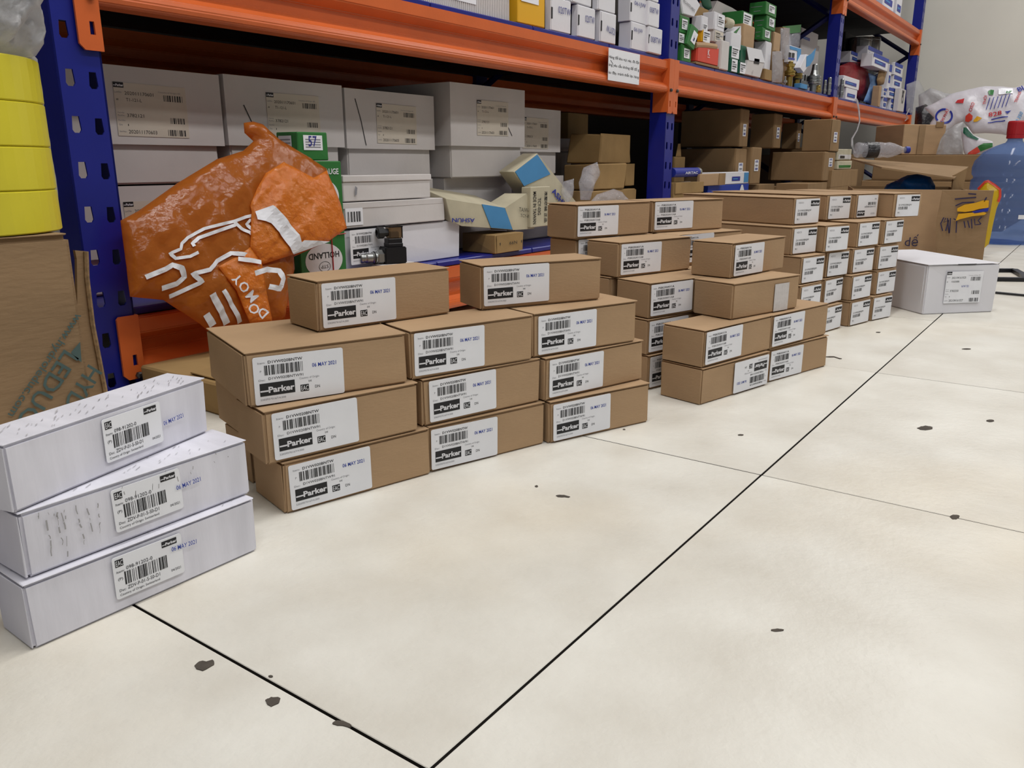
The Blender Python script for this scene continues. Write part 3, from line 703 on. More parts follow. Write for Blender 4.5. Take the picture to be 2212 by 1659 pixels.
for i, (xa, xb, za, lab) in enumerate(((162, 186, 541, 'front'), (168, 180, 541, 'rear'))):
    t = thing('flattened_cardboard', 'flattened corrugated cardboard standing between carton and blue post, %s sheet' % lab, 'cardboard', (.5, 1.1, 0), 0, 'flattened cardboard by the post')
    Y = 1.10 + .02 * i
    a, b = onY((xa, za), Y), onY((xb, za + 2), Y); c, d = onY((215 - 6 * i, 840), Y), onY((180, 840), Y)
    c.z = d.z = 0.001; e = c + Vector((.01, 0, 0))
    P = [d + Vector((-.015, 0, 0)), e, onY((200, 700), Y), onY((188, 600), Y), b, a, onY((166, 560), Y)]
    bm = bmesh.new(); f = [bm.verts.new(q - Vector((.5, 1.1, 0))) for q in P]; k = [bm.verts.new(q - Vector((.5, 1.1, 0)) + Vector((0, .006, 0))) for q in P]; n = len(P)
    bm.faces.new(f); bm.faces.new(k[::-1])
    for j in range(n): bm.faces.new((f[j], f[(j + 1) % n], k[(j + 1) % n], k[j]))
    obj('board', bm, KRAFTG, t)
    obj('corrugated_edge', tube([b + Vector((-.501, -1.1, 0)) + Vector((0, -.001, 0)), onY((188, 600), Y) - Vector((.501, 1.101, 0)), onY((200, 700), Y) - Vector((.501, 1.101, 0)), e - Vector((.501, 1.101, 0))], .0035, 6), CORE, t)

# ------------------------------------------------------------------ lower shelf, first bay: white lidded boxes in two layers
YT = 1.40
TB = [('leftmost of the upper lidded white boxes, beside the left blue post', (.679, .995), .325, .522, 0),
      ('second of the upper lidded white boxes, behind the orange bag', (1.003, 1.305), .326, .525, 0),
      ('third of the upper lidded white boxes, long pen stroke left of its label', (1.310, 1.612), .325, .521, 0),
      ('tallest lidded white box, pushed forward, pen stroke right of its label', (1.640, 1.962), .323, .556, -.03),
      ('rightmost of the upper lidded white boxes, tape line down its lid', (1.968, 2.232), .327, .517, .02)]
def lidded(label, xa, xb, z0, z1, dy, lab=True, depth=.30, mark=None):
    t = thing('lidded_white_box', label, 'box', ((xa + xb) / 2, YT + dy, z0), R.uniform(-.012, .012), 'lidded white boxes on the lower shelf')
    w_ = xb - xa; h = z1 - z0; lh = h * .655
    obj('box_base', bbox(w_ - .018, depth - .018, h - .003, .003, .002, c=(0, depth / 2, 0), seg=2), GREYB, t)
    obj('box_lid', boxes([(-w_ / 2, w_ / 2, 0, depth, h - .003, h), (-w_ / 2, w_ / 2, 0, .003, h - lh, h - .003), (-w_ / 2, w_ / 2, depth - .003, depth, h - lh, h - .003), (-w_ / 2, -w_ / 2 + .003, .003, depth - .003, h - lh, h - .003), (w_ / 2 - .003, w_ / 2, .003, depth - .003, h - lh, h - .003)]), GREYB, t)
    if lab:
        o = link('lot_label', LAB_T, None, t); o.location = (-.055 if w_ > .27 else -.075, -.001, h - .115 if h < .21 else h - .125); o.rotation_euler = (0, R.uniform(-.01, .01), 0)
    if mark:
        q = Print(1, 1); q.stroke(mark, .0022, INK, 2); o = link('pen_mark', q.mesh('pen_mark'), None, t); o.location = (0, -.0006, 0)
    return t
MK = [[(-.105, .12), (-.09, .10)], [(-.11, .145), (-.095, .115), (-.088, .10)], [(-.12, .175), (-.105, .13), (-.092, .075)], [(.045, .16), (.075, .14), (.10, .11)], [(-.10, .17), (-.09, .13), (-.08, .09)]]
for (l, (xa, xb), z0, z1, dy), mk in zip(TB, MK): lidded(l, xa, xb, z0, z1, dy, True, .30, mk)
LB = [('lower lidded white box beneath the leftmost one, logo corner peeping over the bag', .690, .985), ('lower lidded white box behind the orange bag and green boxes', 1.0, 1.295), ('lower lidded white box hidden behind the flat white cartons', 1.31, 1.61), ('lower white box under the tallest lidded one', 1.655, 1.96), ('lower white box behind the blue and cream old boxes', 1.975, 2.24)]
for i, (l, xa, xb) in enumerate(LB): lidded(l, xa, xb, DK1 + .001, .322, .012, i == 0, .29)
# flat white cartons at the shelf front
YF = 1.30
T3 = fbox('white_carton', 'large white carton with an old label, bottom of the white pile on the lower shelf', 'flat white cartons on the lower shelf', WHITEB, (746, 590), (992, 474), YF, depth=.10, base=DK1 + .0005, jit=.003, parts='')
o = link('shipping_label', LAB_A0, None, T3[0]); o.location = (-T3[1] / 2 + .008, -.0612, .016); o.scale = (1.25, 1, 1.45); z3 = DK1 + T3[3]
T4 = fbox('white_carton', 'flat white carton in the middle of the white pile, small barcode at its left', 'flat white cartons on the lower shelf', GREYB, (743, 483), (958, 427), YF - .004, depth=.12, base=z3 + .002, jit=.002, parts='lid')
o = stick('barcode', (lambda q: q.rect(0, 0, 1, 1, PAPER, 1).bars(.1, .2, .9, .8, INK, 3, 10).mesh('barcode'))(Print(1, 1)), T4[0], -T4[1] / 2 + .003, .006, .05, .036, -.0626)
z4 = z3 + T4[3] + .003
T5 = fbox('white_carton', 'flat white carton on top of the white pile, small dark smear on its face', 'flat white cartons on the lower shelf', GREYB, (743, 428), (930, 376), YF - .002, depth=.12, base=z4 + .001, jit=.002, parts='lid')
q = Print(1, 1); q.poly([(0, 0), (.006, .002), (.009, .016), (.003, .020)], GREYINK, 2); o = link('smear', q.mesh('smear'), None, T5[0]); o.location = (-T5[1] / 2 + .028, -.0625, .012)
# green gauge boxes
YG = 1.275
t, w_, d, h = G1 = fbox('gauge_box', 'green gauge box with white discs standing at the shelf front behind the orange bag', 'green gauge boxes', GREEN, (650, 588), (737, 347), YG, depth=.075, base=DK1 + .0005, jit=.001, parts='')
def disc(q, cx, cy, rx, ry, m, lay=2): return q.poly([(cx + rx * math.cos(2 * math.pi * k / 40), cy + ry * math.sin(2 * math.pi * k / 40)) for k in range(40)], m, lay)
for nm, cy, ry in (('upper_disc', .70, .155), ('lower_disc', .155, .145)):
    q = disc(Print(1, 1), .5, cy, .40, ry, WPRINT); o = link('white_disc', q.mesh('white_disc'), None, t); o.location = (-w_ / 2, -d / 2 - .0006, 0); o.scale = (w_, 1, h)
def gp(nm, q): o = link(nm, q.mesh(nm), None, t); o.location = (-w_ / 2, -d / 2 - .0006, 0); o.scale = (w_, 1, h)
gp('lettering', Print(1, 1).text('PRESSURE GAUGE', .04, .885, .92, .935, WPRINT, 2, .02)); gp('lettering', Print(1, 1).text('HOLLAND', .17, .64, .83, .70, INK, 3, .02))
gp('lettering', Print(1, 1).text('HOLLAND', .17, .17, .83, .225, INK, 3, .02, rot=180)); q = Print(1, 1).text('STP', .42, .085, .58, .115, INK, 3, 0, rot=180)
for k in range(40):
    a = 2 * math.pi * k / 40; b = a + 2 * math.pi / 40
    q.poly([(.5 + r * math.cos(u), .10 + r * .36 * math.sin(u)) for r, u in ((.115, a), (.125, a), (.125, b), (.115, b))], INK, 3)
gp('emblem', q)
z1 = DK1 + h
obj('red_string', tube([(w_ * .18, -d / 2 - .002, .0), (w_ * .17, -d / 2 - .003, .08), (w_ * .16, -d / 2 - .002, .10)], .0012, 6), REDP, t)
obj('rubber_band', tube([(-w_ / 2, -d / 2 - .0015, h * .36), (w_ / 2, -d / 2 - .0015, h * .37)], .001, 6), REDP, t)
t, w_, d, h = fbox('gauge_box', 'green gauge box lying on top of the standing one, white sticker with a pen number', 'green gauge boxes', GREEN, (645, 344), (707, 286), YG + .012, lx=598, base=z1 + .001, jit=.001, parts='')
q = Print(1, 1); q.rect(0, 0, 1, 1, PAPER, 1)
for k in range(4): q.rect(.1, .16 + .17 * k, .9, .24 + .17 * k, GREYINK, 2)
q.text('57', .25, .25, .70, .95, PENINK, 3, .01); st((t, w_, d, h), q.mesh('sticker'), .18, .36, .80, .88, out=.001)
q = Print(1, 1); q.rect(0, 0, 1, 1, WPRINT, 1)
for k in range(5): q.rect(.08, .10 + .17 * k, .92, .16 + .17 * k, GREYINK, 2)
o = link('side_panel_print', q.mesh('side_panel_print'), None, t); o.scale = (d * .62, 1, h * .72); o.rotation_euler = (0, 0, -math.pi / 2); o.location = (-w_ / 2 - .0008, d * .38, h * .14)

# orange shopping bag leaning from the beam up against the white boxes
Z = lambda x, y: (240 + x / 3.318, 220 + y / 3.318)
OUT = [(955, 150), (1020, 140), (1090, 160), (1200, 265), (1340, 350), (1550, 480), (1560, 560), (1640, 720), (1690, 905), (1560, 1000), (1310, 1110), (1315, 1200), (1240, 1570), (960, 1600), (700, 1640), (640, 1590), (380, 1420), (140, 1395), (110, 1160), (70, 850), (200, 780), (480, 580), (760, 410), (950, 350), (1025, 280), (960, 220)]
p0 = onY((480, 690), 1.175); pn = Vector((0, -1, .26))
b0 = Vector((p0.x, 1.2, .12))
bag = thing('shopping_bag', 'orange translucent plastic shopping bag with white print leaning on the lower shelf', 'bag', b0)
BG = Bag([Z(*q) for q in OUT], p0, pn, .026, .0030, 8, .008, wave=.07, seed=2); BG.build('bag_body', OBAG, bag, b0)
FL = [(1240, 430), (1450, 545), (1550, 490), (1640, 720), (1690, 905), (1560, 1000), (1290, 1100), (1080, 1165), (1000, 1040), (1010, 780), (1000, 740), (1050, 620), (1110, 510)]
FB = Bag([Z(*q) for q in FL], p0 + pn.normalized() * .030, pn, .010, .0035, 7, .001, wave=.05, seed=6); FB.build('folded_top', OFLAP, bag, b0)
FL2 = [(1000, 1040), (1080, 1165), (1110, 1330), (1155, 1570), (1000, 1590), (900, 1350), (770, 1180), (900, 1110)]
FC = Bag([Z(*q) for q in FL2], p0 + pn.normalized() * .029, pn, .006, .0025, 7, .001, wave=.05, seed=8); FC.build('folded_side', OFLAP, bag, b0)
def bs(pts, wd, B=BG, off=.003): B.stroke([Z(*q) for q in pts], wd / 3.318, WPRINT, 'print_stroke', bag, b0, off)
bs([(1010, 825), (900, 850), (820, 880), (600, 935), (480, 1000), (440, 1040), (430, 1080), (360, 1110), (400, 1145), (490, 1135), (550, 1105)], 22)
bs([(830, 905), (700, 950), (560, 1000), (512, 1040), (522, 1062)], 24); bs([(815, 880), (870, 930), (930, 960), (960, 1000)], 22); bs([(1000, 880), (930, 872), (907, 900), (960, 960), (1000, 1005)], 20)
bs([(205, 1272), (330, 1220), (380, 1190), (440, 1215), (470, 1275), (420, 1320), (320, 1352)], 36)
bs([(392, 1405), (590, 1310), (520, 1255), (640, 1225), (700, 1160), (790, 1108), (880, 1118), (950, 1140)], 30)
bs([(660, 1395), (800, 1600)], 42); bs([(735, 1370), (895, 1590)], 30); bs([(648, 1530), (710, 1610)], 44)
bs([(900, 1128), (1060, 1155)], 32, FC, .004); bs([(865, 1280), (950, 1252), (1030, 1262), (1058, 1320), (1040, 1388), (960, 1372)], 36, BG, .043)
for ch, c in zip('YOMOD', ((812, 1298), (868, 1352), (925, 1418), (988, 1492), (1050, 1520))): (FC if FC.inside(Z(*c)) else BG).text(ch, Z(*c), 21, math.radians(-135), WPRINT, 'print_letter', bag, b0, 1.0, .012)
FB.patch([Z(*q) for q in ((1020, 790), (1130, 752), (1220, 840), (1320, 965), (1360, 1060), (1290, 1092), (1210, 985), (1120, 880), (1030, 850))], WPRINT, 'print_band', bag, b0, .0035)
FB.patch([Z(*q) for q in ((1360, 1000), (1560, 1004), (1300, 1096), (1275, 1070))], WPRINT, 'print_band', bag, b0, .0035)

# black solenoid valve in front of the white pile
c = onY((850, 578), 1.262)
t = thing('solenoid_valve', 'black solenoid valve with smoky clear plug and steel cartridge, before the white carton', 'valve', (c.x, 1.262, .1475), math.radians(-25))
obj('coil_block', bbox(.050, .040, .036, .002, 0, seg=2), BLACKP, t)
obj('coil_shoulder', bbox(.034, .03, .008, .001, c=(.002, 0, .036)), BLACKP, t)
obj('plug_base', bbox(.032, .028, .012, .001, c=(.002, 0, .042)), BLACKP, t)
obj('clear_plug', bbox(.030, .026, .026, .002, c=(.004, 0, .054), seg=2), SMOKE, t)
obj('plug_frame', boxes([(-.012, .020, -.014, -.012, .078, .081), (-.012, .020, .012, .014, .078, .081), (.0175, .0195, -.0138, -.012, .054, .08), (-.012, -.010, -.014, .014, .078, .081), (.018, .020, -.014, .014, .078, .081)]), BLACKP, t)
obj('plug_insert', bbox(.018, .016, .014, .001, c=(.004, 0, .054)), RUBBER, t)
obj('cable_gland', lathe([(.0085, 0), (.0085, .010), (.013, .011), (.013, .024), (.010, .026), (.007, .026), (.007, .018)], 8), BLACKP, t, (-.010, -.001, .067), (0, -math.pi / 2, 0))
obj('hex_nut', lathe([(.015, 0), (.0165, .002), (.0165, .013), (.015, .015)], 6), STEEL, t, (-.025, -.004, .014), (0, -math.pi / 2, 0))
obj('cartridge', lathe([(.0125, 0), (.0125, .004), (.0135, .006), (.0125, .008), (.0105, .010), (.0105, .022), (.0112, .023), (.0095, .026), (.0095, .030), (.0105, .031), (.0105, .036), (.009, .038), (.004, .038), (.004, .032)], 24), STEEL, t, (-.040, -.004, .014), (0, -math.pi / 2, 0))
obj('seal_ring', lathe([(.0115, 0), (.0140, .0015), (.0140, .0035), (.0115, .005)], 24), RUBBER, t, (-.043, -.004, .014), (0, -math.pi / 2, 0))
obj('red_cap', lathe([(.007, 0), (.007, .004), (.005, .006)], 12), REDP, t, (.025, .004, .014), (0, math.pi / 2, 0))
valve_stand = thing('valve_pack', 'low white box under the black solenoid valve', 'box', (c.x, 1.264, DK1 + .0005), math.radians(-6))
obj('box_body', bbox(.09, .040, .012, .002, .001), GREYB, valve_stand); obj('lid_flap', bbox(.091, .041, .0012, .0004, 0, c=(0, 0, .0118)), GREYB, valve_stand)

# old cream and blue boxes
YA = 1.285
t, b_ = prism('old_carton', 'old cream box with a wide blue band, lying on a small brown carton', 'worn cream and blue boxes', ASHC, [(962, 428), (1090, 449), (1108, 497), (998, 489), (975, 480)], YA, .10, parts=[('blue_band', [(1040, 441), (1089, 449), (1107, 496), (1060, 492)], SKYC)], slope=.30)
o = link('lettering', word('ASHUN', NAVY, .02), None, t); a = onY((1024, 474), YA) - b_; bb_ = onY((972, 460), YA) - b_; o.rotation_euler = (0, math.pi + .06, 0); o.scale = ((a - bb_).x * .95, 1, .010); o.location = (a.x, -.0016, a.z + .003)
P = [onY(q, YA - .002) - b_ for q in ((1091, 449), (1138, 418), (1154, 494), (1108, 497))]
bm = bmesh.new(); q1 = [bm.verts.new(v) for v in P]; q2 = [bm.verts.new(v + Vector((-.02, .06, 0))) for v in P]; bm.faces.new(q1); bm.faces.new(q2[::-1])
for i in range(4): bm.faces.new((q1[i], q1[(i + 1) % 4], q2[(i + 1) % 4], q2[i]))
obj('taped_end', bm, ASHC, t)
q = Print(1, 1); q.text('TAIWAN', .1, .62, .9, .8, INK, 2); q.text('TCY-03G', .2, .38, .9, .52, INK, 2); o = link('lettering', q.mesh('lettering'), None, t)
o.location = P[3] + Vector((.01, -.004, .012)); o.scale = ((P[2] - P[3]).x * .8, 1, .06); o.rotation_euler = (0, .1, 0)
t, w_, d, h = fbox('old_carton', 'upright cream box end with vertical black lettering behind the cream and blue box', 'worn cream and blue boxes', ASHC, (1146, 492), (1188, 402), 1.272, depth=.032, jit=.001, parts='')
for txt, x0, z0, hh in (('MADE IN TAIWAN', .28, .88, .80), ('TCY-03G', .52, .72, .42), ('液壓機械 正品', .86, .88, .78)):
    vs, fs, a0, a1, c0, c1 = glyphs(txt, .01); bm = bmesh.new()
    V = [bm.verts.new((-w_ / 2 + (x0 - .16 + .16 * (y - c0) / (c1 - c0)) * w_, -d / 2 - .0008, (z0 - hh * (x - a0) / (a1 - a0)) * h)) for x, y in vs]
    for f in fs: bm.faces.new([V[i] for i in f])
    obj('lettering', bm, INK, t)
t, b_ = prism('old_carton', 'tilted cream box with a big blue square on its end, rising behind the lettered one', 'worn cream and blue boxes', ASHC, [(1109, 371), (1161, 331), (1249, 441), (1240, 460), (1180, 470)], 1.31, .05, parts=[('blue_square', [(1112, 371), (1160, 334), (1188, 376), (1131, 402)], SKYC)])
o = link('lettering', word('ASHUN', NAVY, .03), None, t); a = onY((1190, 415), 1.31) - b_; o.location = (a.x, -.002, a.z); o.rotation_euler = (0, math.radians(35), 0); o.scale = (.12, 1, .018)
t, w_, d, h = fbox('small_carton', 'small brown carton marked 66N holding up the cream and blue box', None, KRAFTO, (1071, 559), (1130, 500), 1.258, lx=998, base=DK1 + .0005, jit=.003)
o = link('lettering', word('66N', INK, .0), None, t); o.location = (-w_ * .05, -d / 2 - .003, h * .4); o.scale = (w_ * .28, 1, h * .17)
for x in (-.36, .42): obj('staple', bbox(.0025, .001, h * .14, .0003, c=(x * w_, -d / 2 - .002, h * .42)), DKSTEEL, t)
# brown cartons and bucket at the right end of the first bay
fbox('brown_carton', 'dim brown carton on the white bucket, right of the lidded white boxes', None, KRAFTO, (1226, 301), (1271, 246), 1.55, depth=.16, jit=.002)
c = onY((1251, 360), 1.50); t = thing('white_bucket', 'white plastic bucket between the white boxes and the crumpled cartons', 'bucket', (c.x - .01, 1.62, DK1), 0)
zt = onY((1251, 303), 1.62).z
obj('bucket_body', lathe([(.07, 0), (.081, zt - DK1 - .03), (.085, zt - DK1 - .03), (.087, zt - DK1 - .005), (.082, zt - DK1)], 32), GREYB, t, smooth=False)
obj('rim_band', lathe([(.083, zt - DK1 - .045), (.089, zt - DK1 - .043), (.089, zt - DK1 - .036), (.083, zt - DK1 - .034)], 32, False), GREYB, t)
YC = 1.335
fbox('crumpled_carton', 'crumpled brown carton on top of the brown pile by the middle post', 'crumpled cartons by the middle post', KRAFTO, (1288, 353), (1366, 290), YC, depth=.11, jit=.008, bev=.004, rz=.06)
fbox('crumpled_carton', 'crumpled brown carton in the middle of the brown pile, top edge slanting', 'crumpled cartons by the middle post', KRAFTO, (1282, 411), (1348, 352), YC - .015, depth=.11, jit=.008, bev=.004, rz=-.05)
fbox('crumpled_carton', 'brown carton behind the slanting one, tight against the middle post', 'crumpled cartons by the middle post', KRAFTO, (1349, 402), (1371, 352), YC + .0, depth=.08, jit=.004, bev=.003)
fbox('crumpled_carton', 'bottom brown carton of the pile by the middle post', 'crumpled cartons by the middle post', KRAFTO, (1276, 440), (1376, 406), YC - .02, depth=.14, base=DK1 + .0005, jit=.004, bev=.003)
for i, (pts, Y, lab) in enumerate((([(1262, 362), (1290, 350), (1296, 380), (1282, 405), (1275, 432), (1255, 432), (1250, 395)], 1.30, 'upright clear plastic bag before the brown pile, standing tallest'), ([(1218, 392), (1240, 386), (1238, 425), (1226, 440), (1212, 415)], 1.30, 'small clear plastic scrap beside the tilted cream and blue box'), ([(1272, 440), (1290, 420), (1325, 408), (1345, 415), (1366, 438), (1340, 448)], 1.26, 'crinkled clear plastic bag peeping over the second stack of boxes'))):
    p0 = onY(pts[0], Y); b0 = Vector((p0.x, Y, DK1)); t = thing('clear_bag', lab, 'bag', b0, 0, 'clear plastic bags on the lower shelf')
    Bag(pts, p0, (-.3, -1, .1), .02, .012, 5, .02, wave=.02, seed=20 + i).build('bag_film', CLEARF, t, b0)

# ------------------------------------------------------------------ upper shelf, first bay
U1 = DK2 + .0005
T = fbox('ribbed_package', 'grey ribbed cardboard package with white label on the upper shelf, left of the yellow box', None, GREYB, (913, 4), (1099, -70), 1.285, depth=.2, base=U1, jit=.002, parts='')
n = 46; w_, d, h = T[1:]
rb = boxes([(-w_ / 2 + w_ * (k + .2) / n, -w_ / 2 + w_ * (k + .75) / n, -d / 2 - .0022, -d / 2, .002, h - .002) for k in range(n)]); o = obj('board_ribs', rb, GREYB, T[0]); o['kind'] = 'stuff'
st(T, MINI[0], .27, .16, .58, .48, out=.0028)
T = fbox('yellow_box', 'yellow box with a white label standing between ribbed package and white boxes', None, YBOX, (1118, 53), (1177, -30), 1.27, lx=1098, base=U1); st(T, MINI[1], .10, .50, .74, .98)
GU = 'white boxes with pen codes on the upper shelf'
def pen(T, txt, x0, z0, x1, z1, roll=0.0, flip=False):
    o = st(T, word(txt, PENINK, -.004), x0, z0, x1, z1, 'handwriting', roll)
    if flip: o.rotation_euler = (0, math.pi + .15, 0); o.location = (-T[1] / 2 + x1 * T[1], -T[3] * 0 - T[2] / 2 - .0026, z1 * T[3])
def notch(T):
    obj('thumb_slot', bbox(T[1] * .07, .0012, T[3] * .34, .0004, c=(-T[1] * .455, -T[2] / 2 - .0012, T[3] * .34)), INK, T[0])
for lab, bl, tr, lx, Y, base, txt, bx, fl in (
  ('first white box marked 020TW, beside the yellow box', (1189, 70), (1233, 3), 1177, 1.272, U1, '020TW', (.33, .55, .95, .75), 0),
  ('second white box marked 020TW, bottom row, shorter than its neighbours', (1247, 80), (1286, 20), 1234, 1.270, U1, '020TW', (.38, .50, .92, .72), 0),
  ('third white box, its 020TW code upside down', (1296, 92), (1331, 32), 1287, 1.268, U1, '020TW', (.35, .28, .92, .50), 1),
  ('lower white box marked 061JW, against the middle post', (1362, 110), (1396, 55), 1336, 1.272, U1, '061JW', (.12, .62, .72, .80), 0),
  ('lower white box marked 008TW, front right beside the middle post', (1399, 119), (1431, 64), 1397, 1.262, U1, '008TW', (.12, .40, .88, .62), 0)):
    T = fbox('coded_box', lab, GU, WHITEB, bl, tr, Y, lx=lx, depth=.1 if lx > bl[0] - 4 else None, base=U1); pen(T, txt, *bx, flip=fl); notch(T)
z1 = lambda p, Y: onY(p, Y).z
T = fbox('coded_box', 'upper white box marked 061JW, on top of its twin by the middle post', GU, WHITEB, (1360, 52), (1397, -2), 1.275, lx=1334, base=z1((1396, 55), 1.272) + .001); pen(T, '061JW', .2, .58, .9, .78); notch(T)
T = fbox('coded_box', 'upper white box marked 008TW, beside the middle post', GU, WHITEB, (1399, 62), (1425, 8), 1.263, depth=.1, base=z1((1431, 64), 1.262) + .001); pen(T, '008TW', .06, .52, .86, .74)
fbox('coded_box', 'plain white box on top of the first two 020TW boxes', GU, WHITEB, (1235, 14), (1278, -40), 1.274, lx=1222, base=z1((1233, 3), 1.272) + .001)
fbox('coded_box', 'plain white box on top of the upside down 020TW box', GU, WHITEB, (1291, 29), (1330, -30), 1.270, lx=1282, base=z1((1331, 32), 1.268) + .001)
fbox('coded_box', 'topmost plain white box by the middle post, cut by the picture top', GU, WHITEB, (1400, 7), (1424, -40), 1.264, depth=.1, base=z1((1425, 8), 1.263) + .001)

# ------------------------------------------------------------------ upper shelf, second bay: jumble of small boxes and fittings
GG = 'small green boxes on the upper shelf'; GWm = 'small white boxes on the upper shelf'
T = fbox('green_box', 'lowest green box beside the middle post, lid ajar', GG, GREEN, (1471, 132), (1493, 100), 1.275, depth=.09, base=U1); st(T, MINI[0], .20, .22, .80, .78); zg = U1 + T[3]
T = fbox('green_box', 'second green box up beside the middle post, label half hidden by the tilted one', GG, GREEN, (1464, 98), (1482, 74), 1.28, depth=.09, base=zg + .001); st(T, MINI[1], .02, .08, .70, .92); zg += T[3]
T = fbox('green_box', 'third green box up beside the middle post, under the white instrument box', GG, GREEN, (1466, 73), (1490, 38), 1.282, depth=.08, base=zg + .002); st(T, MINI[2], .20, .22, .75, .80); zg += T[3]
prism('green_box', 'tilted green box with a number 20 sticker, leaning by the middle post', GG, GREEN, [(1495, 51), (1509, 64), (1499, 108), (1484, 94)], 1.262, .012, parts=[('sticker', [(1499, 65), (1507, 75), (1499, 97), (1491, 88)], PAPER), ('pen_number', [(1500, 71), (1503, 75), (1498, 90), (1495, 87)], PENINK)])
t, b_ = prism('instrument_box', 'white box reading PRO INSTRUMENT tipped on end by the middle post', None, WHITEB, [(1466, -20), (1505, -2), (1513, 11), (1499, 37), (1474, 30)], 1.30, .05)
o = link('lettering', word('PRO-INSTRUMENT', INK, .0), None, t); a = onY((1474, 4), 1.30) - b_; bq = onY((1499, 28), 1.30) - b_; o.location = (a.x, -.003, a.z); o.rotation_euler = (0, math.atan2(-(bq - a).z, (bq - a).x), 0); o.scale = ((bq - a).length, 1, .010)
b0 = Vector((onY((1525, 20), 1.36).x, 1.36, U1 + .2)); t = thing('dark_packet', 'dark green glossy packet at the picture top behind the white boxes', 'packet', b0)
Bag([(1512, -15), (1530, -15), (1538, 18), (1528, 24), (1518, 12)], onY((1525, 5), 1.36), (0, -1, 0), .012, .006, 4, wave=.01, seed=31).build('packet_film', DGREEN, t, b0)
t, b_ = prism('grey_box', 'pale grey box tipped back at the top of the jumble', GWm, GREYB, [(1536, 29), (1550, 1), (1582, 17), (1598, 27), (1590, 33)], 1.37, .08)
prism('kraft_box', 'brown box end behind the white instrument box', None, KRAFTO, [(1502, 36), (1512, 14), (1531, 22), (1530, 30)], 1.34, .05)
za = U1 + .10
T = fbox('small_box', 'white box turned edge-on beside the tilted green box', GWm, WHITEB, (1514, 66), (1529, 37), 1.285, lx=1493, jit=.001); st(T, MINI[0], .2, .1, .95, .5)
T = fbox('small_box', 'white box printed with codes in the middle of the jumble, open flap beside it', GWm, WHITEB, (1541, 63), (1566, 33), 1.283, lx=1517); st(T, MINI[1], .3, .25, .95, .9)
T = fbox('small_box', 'white box with cream label below the one printed with codes', GWm, GREYB, (1541, 89), (1563, 64), 1.284, lx=1530); st(T, MINIC, .05, .05, .95, .75)
T = fbox('yellow_small_box', 'small yellow box with a white label left of the cream labelled one', None, YBOX, (1516, 90), (1534, 68), 1.283, lx=1510); st(T, MINI[2], .05, .02, .95, .95)
c = onY((1574, 50), 1.30); t = thing('paper_roll', 'short cream paper roll end beside the green box', 'roll', c, 0)
obj('roll_body', lathe([(.0, 0), (.017, 0), (.018, .002), (.018, .05), (.012, .056)], 16), ASHC, t, (.02, 0, 0), (0, -math.pi / 2, 0)); obj('roll_core', lathe([(.004, 0), (.006, 0), (.006, .004)], 10), KRAFT2, t, (-.035, 0, 0), (0, -math.pi / 2, 0))
T = fbox('green_box', 'wide green box with label in the middle of the jumble, under the grey one', GG, GREEN, (1602, 57), (1627, 31), 1.285, lx=1556); st(T, MINI[0], .05, .12, .85, .9)
c0, c1 = onY((1507, 97), 1.262), onY((1551, 101), 1.262)
t = thing('kraft_roll', 'crumpled kraft paper roll lying on the red box', 'roll', c0, 0); obj('roll_body', tube([(0, 0.012, 0), ((c1 - c0).x * .5, .012, (c1 - c0).z * .5 + .002), ((c1 - c0).x, .012, (c1 - c0).z)], .011, 10), KRAFT, t); obj('roll_core', lathe([(.005, 0), (.009, 0), (.009, .003)], 12), KRAFT2, t, (-.001, .012, 0), (0, -math.pi / 2, 0))
T = fbox('red_box', 'red box with a pale emblem lying at the shelf front', None, REDC, (1504, 134), (1553, 105), 1.268, lx=1496, base=U1 + .010, depth=.08)
q = Print(1, 1); q.text('K', .38, .4, .62, .9, WPRINT, 4).rect(.36, .26, .64, .3, WPRINT, 4); st(T, q.mesh('emblem'), .3, .15, .7, .85, 'emblem')
c0 = T[0].location; boxat('cardboard_tray', 'flat dark tray under the red box', None, KRAFT2, (c0.x, c0.y, U1), T[1] * 1.04, T[2], .0085, cat='tray', jit=.001, parts=(('tray_lip', KRAFT2, T[1] * 1.05, .002, .0082, (0, -T[2] / 2 - .002, 0)),))
T = fbox('small_box', 'tall plain off-white box right of the red box', GWm, GREYB, (1555, 143), (1576, 91), 1.263, depth=.04, base=U1)
prism('green_box', 'green and white box tipped to a triangle above the brown one', GG, WHITEB, [(1578, 76), (1601, 56), (1601, 78)], 1.275, .05, parts=[('green_panel', [(1583, 71), (1599, 57), (1590, 72)], GREEN)])
T = fbox('small_box', 'plain white box below the triangle of the tipped one', GWm, WHITEB, (1578, 103), (1601, 75), 1.272, lx=1565)
fbox('kraft_box', 'brown box standing left of the green pile', None, KRAFT, (1603, 102), (1631, 59), 1.275, depth=.05)
T = fbox('small_box', 'white and green box with a large label, right of the tall plain one', GWm, DGREEN, (1578, 127), (1596, 104), 1.268, depth=.06); st(T, MINI[0], .0, .12, 1, 1)
T = fbox('small_box', 'bottom green rimmed box with a white label, right of the tall plain one', GWm, DGREEN, (1578, 152), (1593, 129), 1.266, depth=.06, base=U1); st(T, MINI[1], .02, .05, .95, .95)
T = fbox('small_box', 'pale green ribbed box with white label before the open white box', GWm, DGREEN, (1596, 156), (1611, 136), 1.262, depth=.04, base=U1); st(T, MINI[2], .04, .04, .96, .94); z1_ = U1 + T[3]
T = fbox('small_box', 'pale green upright packet with white stripes, behind the open white box', GWm, DGREEN, (1598, 134), (1612, 100), 1.27, depth=.03, base=z1_ + .001)
